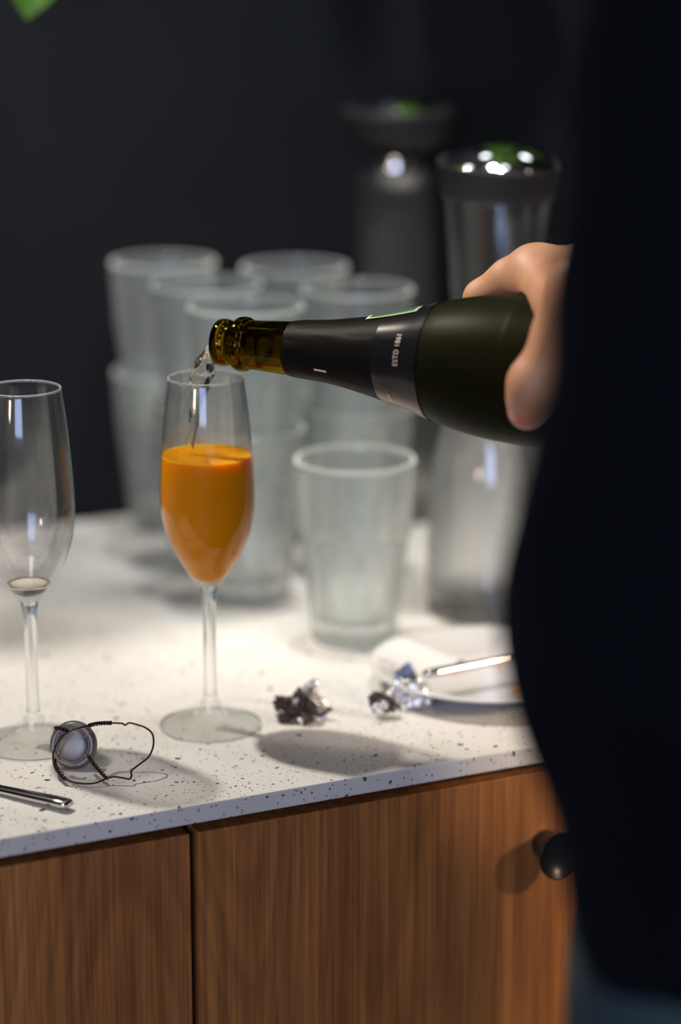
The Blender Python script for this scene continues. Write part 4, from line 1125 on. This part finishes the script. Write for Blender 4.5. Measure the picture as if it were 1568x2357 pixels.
# sweater
knit = mat('navy_knit', (0.0014, 0.0027, 0.0048), 0.95, 0.0, Sheen_Weight=0.03, Sheen_Roughness=0.5, Specular_IOR_Level=0.1)
pb(knit).inputs['Sheen Tint'].default_value = (0.25, 0.35, 0.6, 1)
kn_ = ntex(knit, coords(knit), 900, 2); bump(knit, kn_.outputs['Fac'], 0.5, 0.001)
sw = smin(torso(0.008) + [cap(lsh, lel, 0.060, 0.049), ell(tuple(lel + Vector((0.006, 0, 0.0))), (0.0545, 0.055, 0.085)), cap(lel, lwr, 0.048, 0.040), cap(rsh, elbow, 0.060, 0.050), cap(elbow, wrist, 0.050, 0.036)], 0.035)
def sweater_f(X, Y, Z):
    d = sw(X, Y, Z) + 0.0022 * np.sin(Z * 75 + X * 60 + 1.7 * np.sin(Y * 40)) * np.sin(X * 30 + Y * 45)
    d = np.maximum(d, 0.955 - Z + 0.25 * np.clip((0.20 - X), 0, 0.04))       # hem
    ax = (elbow - wrist).normalized(); c = wrist.lerp(elbow, 0.10)
    cut = -((X - c.x) * ax.x + (Y - c.y) * ax.y + (Z - c.z) * ax.z)
    loc = np.sqrt((X - wrist.x) ** 2 + (Y - wrist.y) ** 2 + (Z - wrist.z) ** 2) - 0.12
    d = np.maximum(d, np.where(loc < 0, cut, -1))                            # right cuff
    neckc = np.sqrt((X - Cc.x) ** 2 + (Y - Cc.y) ** 2) - 0.07
    return np.maximum(d, np.minimum(Z - 1.535, 1.0))
V3, F3 = surface_nets(sweater_f, (-0.02, 0.80, 0.90), (0.64, 1.50, 1.62), 0.006)
so = pchild(mesh('sweater', V3, F3, knit)); so['label'] = 'dark navy sweater'
# jeans
den = mat('dark_teal_denim', (0.022, 0.060, 0.080), 0.85)
dn = ntex(den, coords(den), 500, 2); L(den, ramp(den, dn.outputs['Fac'], [(0.3, (0.007, 0.024, 0.036)), (0.7, (0.014, 0.044, 0.060))]), pb(den).inputs['Base Color'])
pk = lwr + Vector((-0.006, 0.0, -0.02))
jn = smin([E(-0.01, 0, 0.93, 0.130, 0.180, 0.12)] + legs(0.016) + [ell(tuple(pk), (0.047, 0.060, 0.085))], 0.03)
def jeans_f(X, Y, Z):
    d = jn(X, Y, Z) + 0.002 * np.sin(Z * 60 + X * 50) * np.sin(Y * 40)
    return np.maximum(np.maximum(d, Z - 0.995), 0.055 - Z)
V4, F4 = surface_nets(jeans_f, (0.02, 0.82, 0.03), (0.50, 1.40, 1.02), 0.007)
jo_ = pchild(mesh('jeans', V4, F4, den)); jo_['label'] = 'dark teal blue jeans'
hairm = mat('dark_brown_hair', (0.03, 0.018, 0.010), 0.6)
hb = smin([E(-0.005, 0, 1.80, 0.105, 0.088, 0.098), E(-0.045, 0, 1.74, 0.070, 0.078, 0.085)], 0.02)
def hair_f(X, Y, Z):
    d = hb(X, Y, Z) + 0.0015 * np.sin((X + Y) * 400)
    f_ = (X - Cc.x) * Fv.x + (Y - Cc.y) * Fv.y
    return np.maximum(d, np.minimum(f_ - 0.055, 1) + (1.80 - Z) * 0.6)
V5, F5 = surface_nets(hair_f, (0.10, 0.95, 1.62), (0.44, 1.28, 1.93), 0.005)
pchild(mesh('hair', V5, F5, hairm))
for sgn in (-1, 1):
    sf = smin([cap(PB_(-0.05, 0.11 * sgn, 0.048), PB_(0.14, 0.126 * sgn, 0.040), 0.044, 0.034), cap(PB_(-0.03, 0.11 * sgn, 0.05), PB_(-0.025, 0.11 * sgn, 0.10), 0.042, 0.042)], 0.02)
    c0 = PB_(0.04, 0.12 * sgn, 0)
    Vs, Fs = surface_nets(lambda X, Y, Z: np.maximum(np.maximum(sf(X, Y, Z), 0.0015 - Z), Z - 0.115), (c0.x - 0.2, c0.y - 0.2, -0.01), (c0.x + 0.2, c0.y + 0.2, 0.14), 0.006)
    pchild(mesh('shoe', Vs, Fs, M['black']))
eyem = mat('eye', (0.7, 0.68, 0.65), 0.2); irm = mat('iris', (0.05, 0.03, 0.02), 0.2)
for sgn in (-1, 1):
    bm = bmesh.new(); bmesh.ops.create_uvsphere(bm, u_segments=20, v_segments=12, radius=0.0125)
    me = bpy.data.meshes.new('eye'); bm.to_mesh(me); bm.free(); me.materials.append(eyem); me.materials.append(irm)
    ec = PB_(0.092, 0.031 * sgn, 1.762)
    for p_ in me.polygons:
        if p_.center.normalized().dot(Fv) > 0.86: p_.material_index = 1
    me.transform(Matrix.Translation(ec)); eo = bpy.data.objects.new('eye', me); COL.objects.link(eo); pchild(eo)
# thumb nail
axn = (tip - ipj).normalized()
outn = (tip - PL); outn = (outn - U * outn.dot(U)); outn = (outn - axn * outn.dot(axn)).normalized()
sidn = axn.cross(outn)
nm = mat('thumb_nail', (0.62, 0.20, 0.13), 0.22, 0.0, Coat_Weight=0.4)
Vn = []; Fn = []; nu_, nv_ = 14, 12
cn = tip - axn * 0.0024
for i in range(nu_ + 1):
    a = (i / nu_ - 0.5) * 2
    for j in range(nv_ + 1):
        t = j / nv_; x = a
        y = -0.0062 + t * 0.0128
        yy = y - (0.0026 * x * x if t > 0.5 else -0.0018 * x * x) 
        rr_ = 0.0138 - 0.0019 * t; an = a * 0.66
        Vn.append(cn + axn * yy + outn * (rr_ * math.cos(an) - 0.0003 - (0.0012 if t > 0.97 or t < 0.03 or abs(a) > 0.99 else 0)) + sidn * rr_ * math.sin(an))
for i in range(nu_):
    for j in range(nv_): Fn.append((i * (nv_ + 1) + j, (i + 1) * (nv_ + 1) + j, (i + 1) * (nv_ + 1) + j + 1, i * (nv_ + 1) + j + 1))
no = pchild(fix_normals(mesh('thumbnail', Vn, Fn, nm))); no['label'] = 'pink thumbnail'
# a few hairs on the back of the wrist
rngh = random.Random(4); HV = []; HF = []
for i in range(14):
    p0 = PXN(1262 + rngh.uniform(-8, 34), 566, 0.075, False); p0 = aty(1262 + 3.0 * i, 562 - 0.15 * i, p0.y if p0 else 1.4)
    d0 = Vector((rngh.uniform(-0.5, 0.5), rngh.uniform(-0.3, 0.3), 1)).normalized() * rngh.uniform(0.004, 0.008)
    c_ = p0 + d0 * 0.6 + Vector((rngh.uniform(-1, 1) * 0.001, 0, 0)); e_ = p0 + d0 + Vector((rngh.uniform(-1, 1) * 0.003, 0, -0.0005))
    b0 = len(HV); r0 = 0.00007
    for q_, rr_ in ((p0, r0), (c_, r0 * .8), (e_, r0 * .3)):
        for k in range(3): HV.append(q_ + Vector((rr_ * math.cos(k * 2.094), rr_ * math.sin(k * 2.094), 0)))
    for l_ in (0, 3):
        for k in range(3): HF.append((b0 + l_ + k, b0 + l_ + (k + 1) % 3, b0 + l_ + 3 + (k + 1) % 3, b0 + l_ + 3 + k))
ho = pchild(mesh('wrist_hair', HV, HF, hairm)); ho['kind'] = 'stuff'
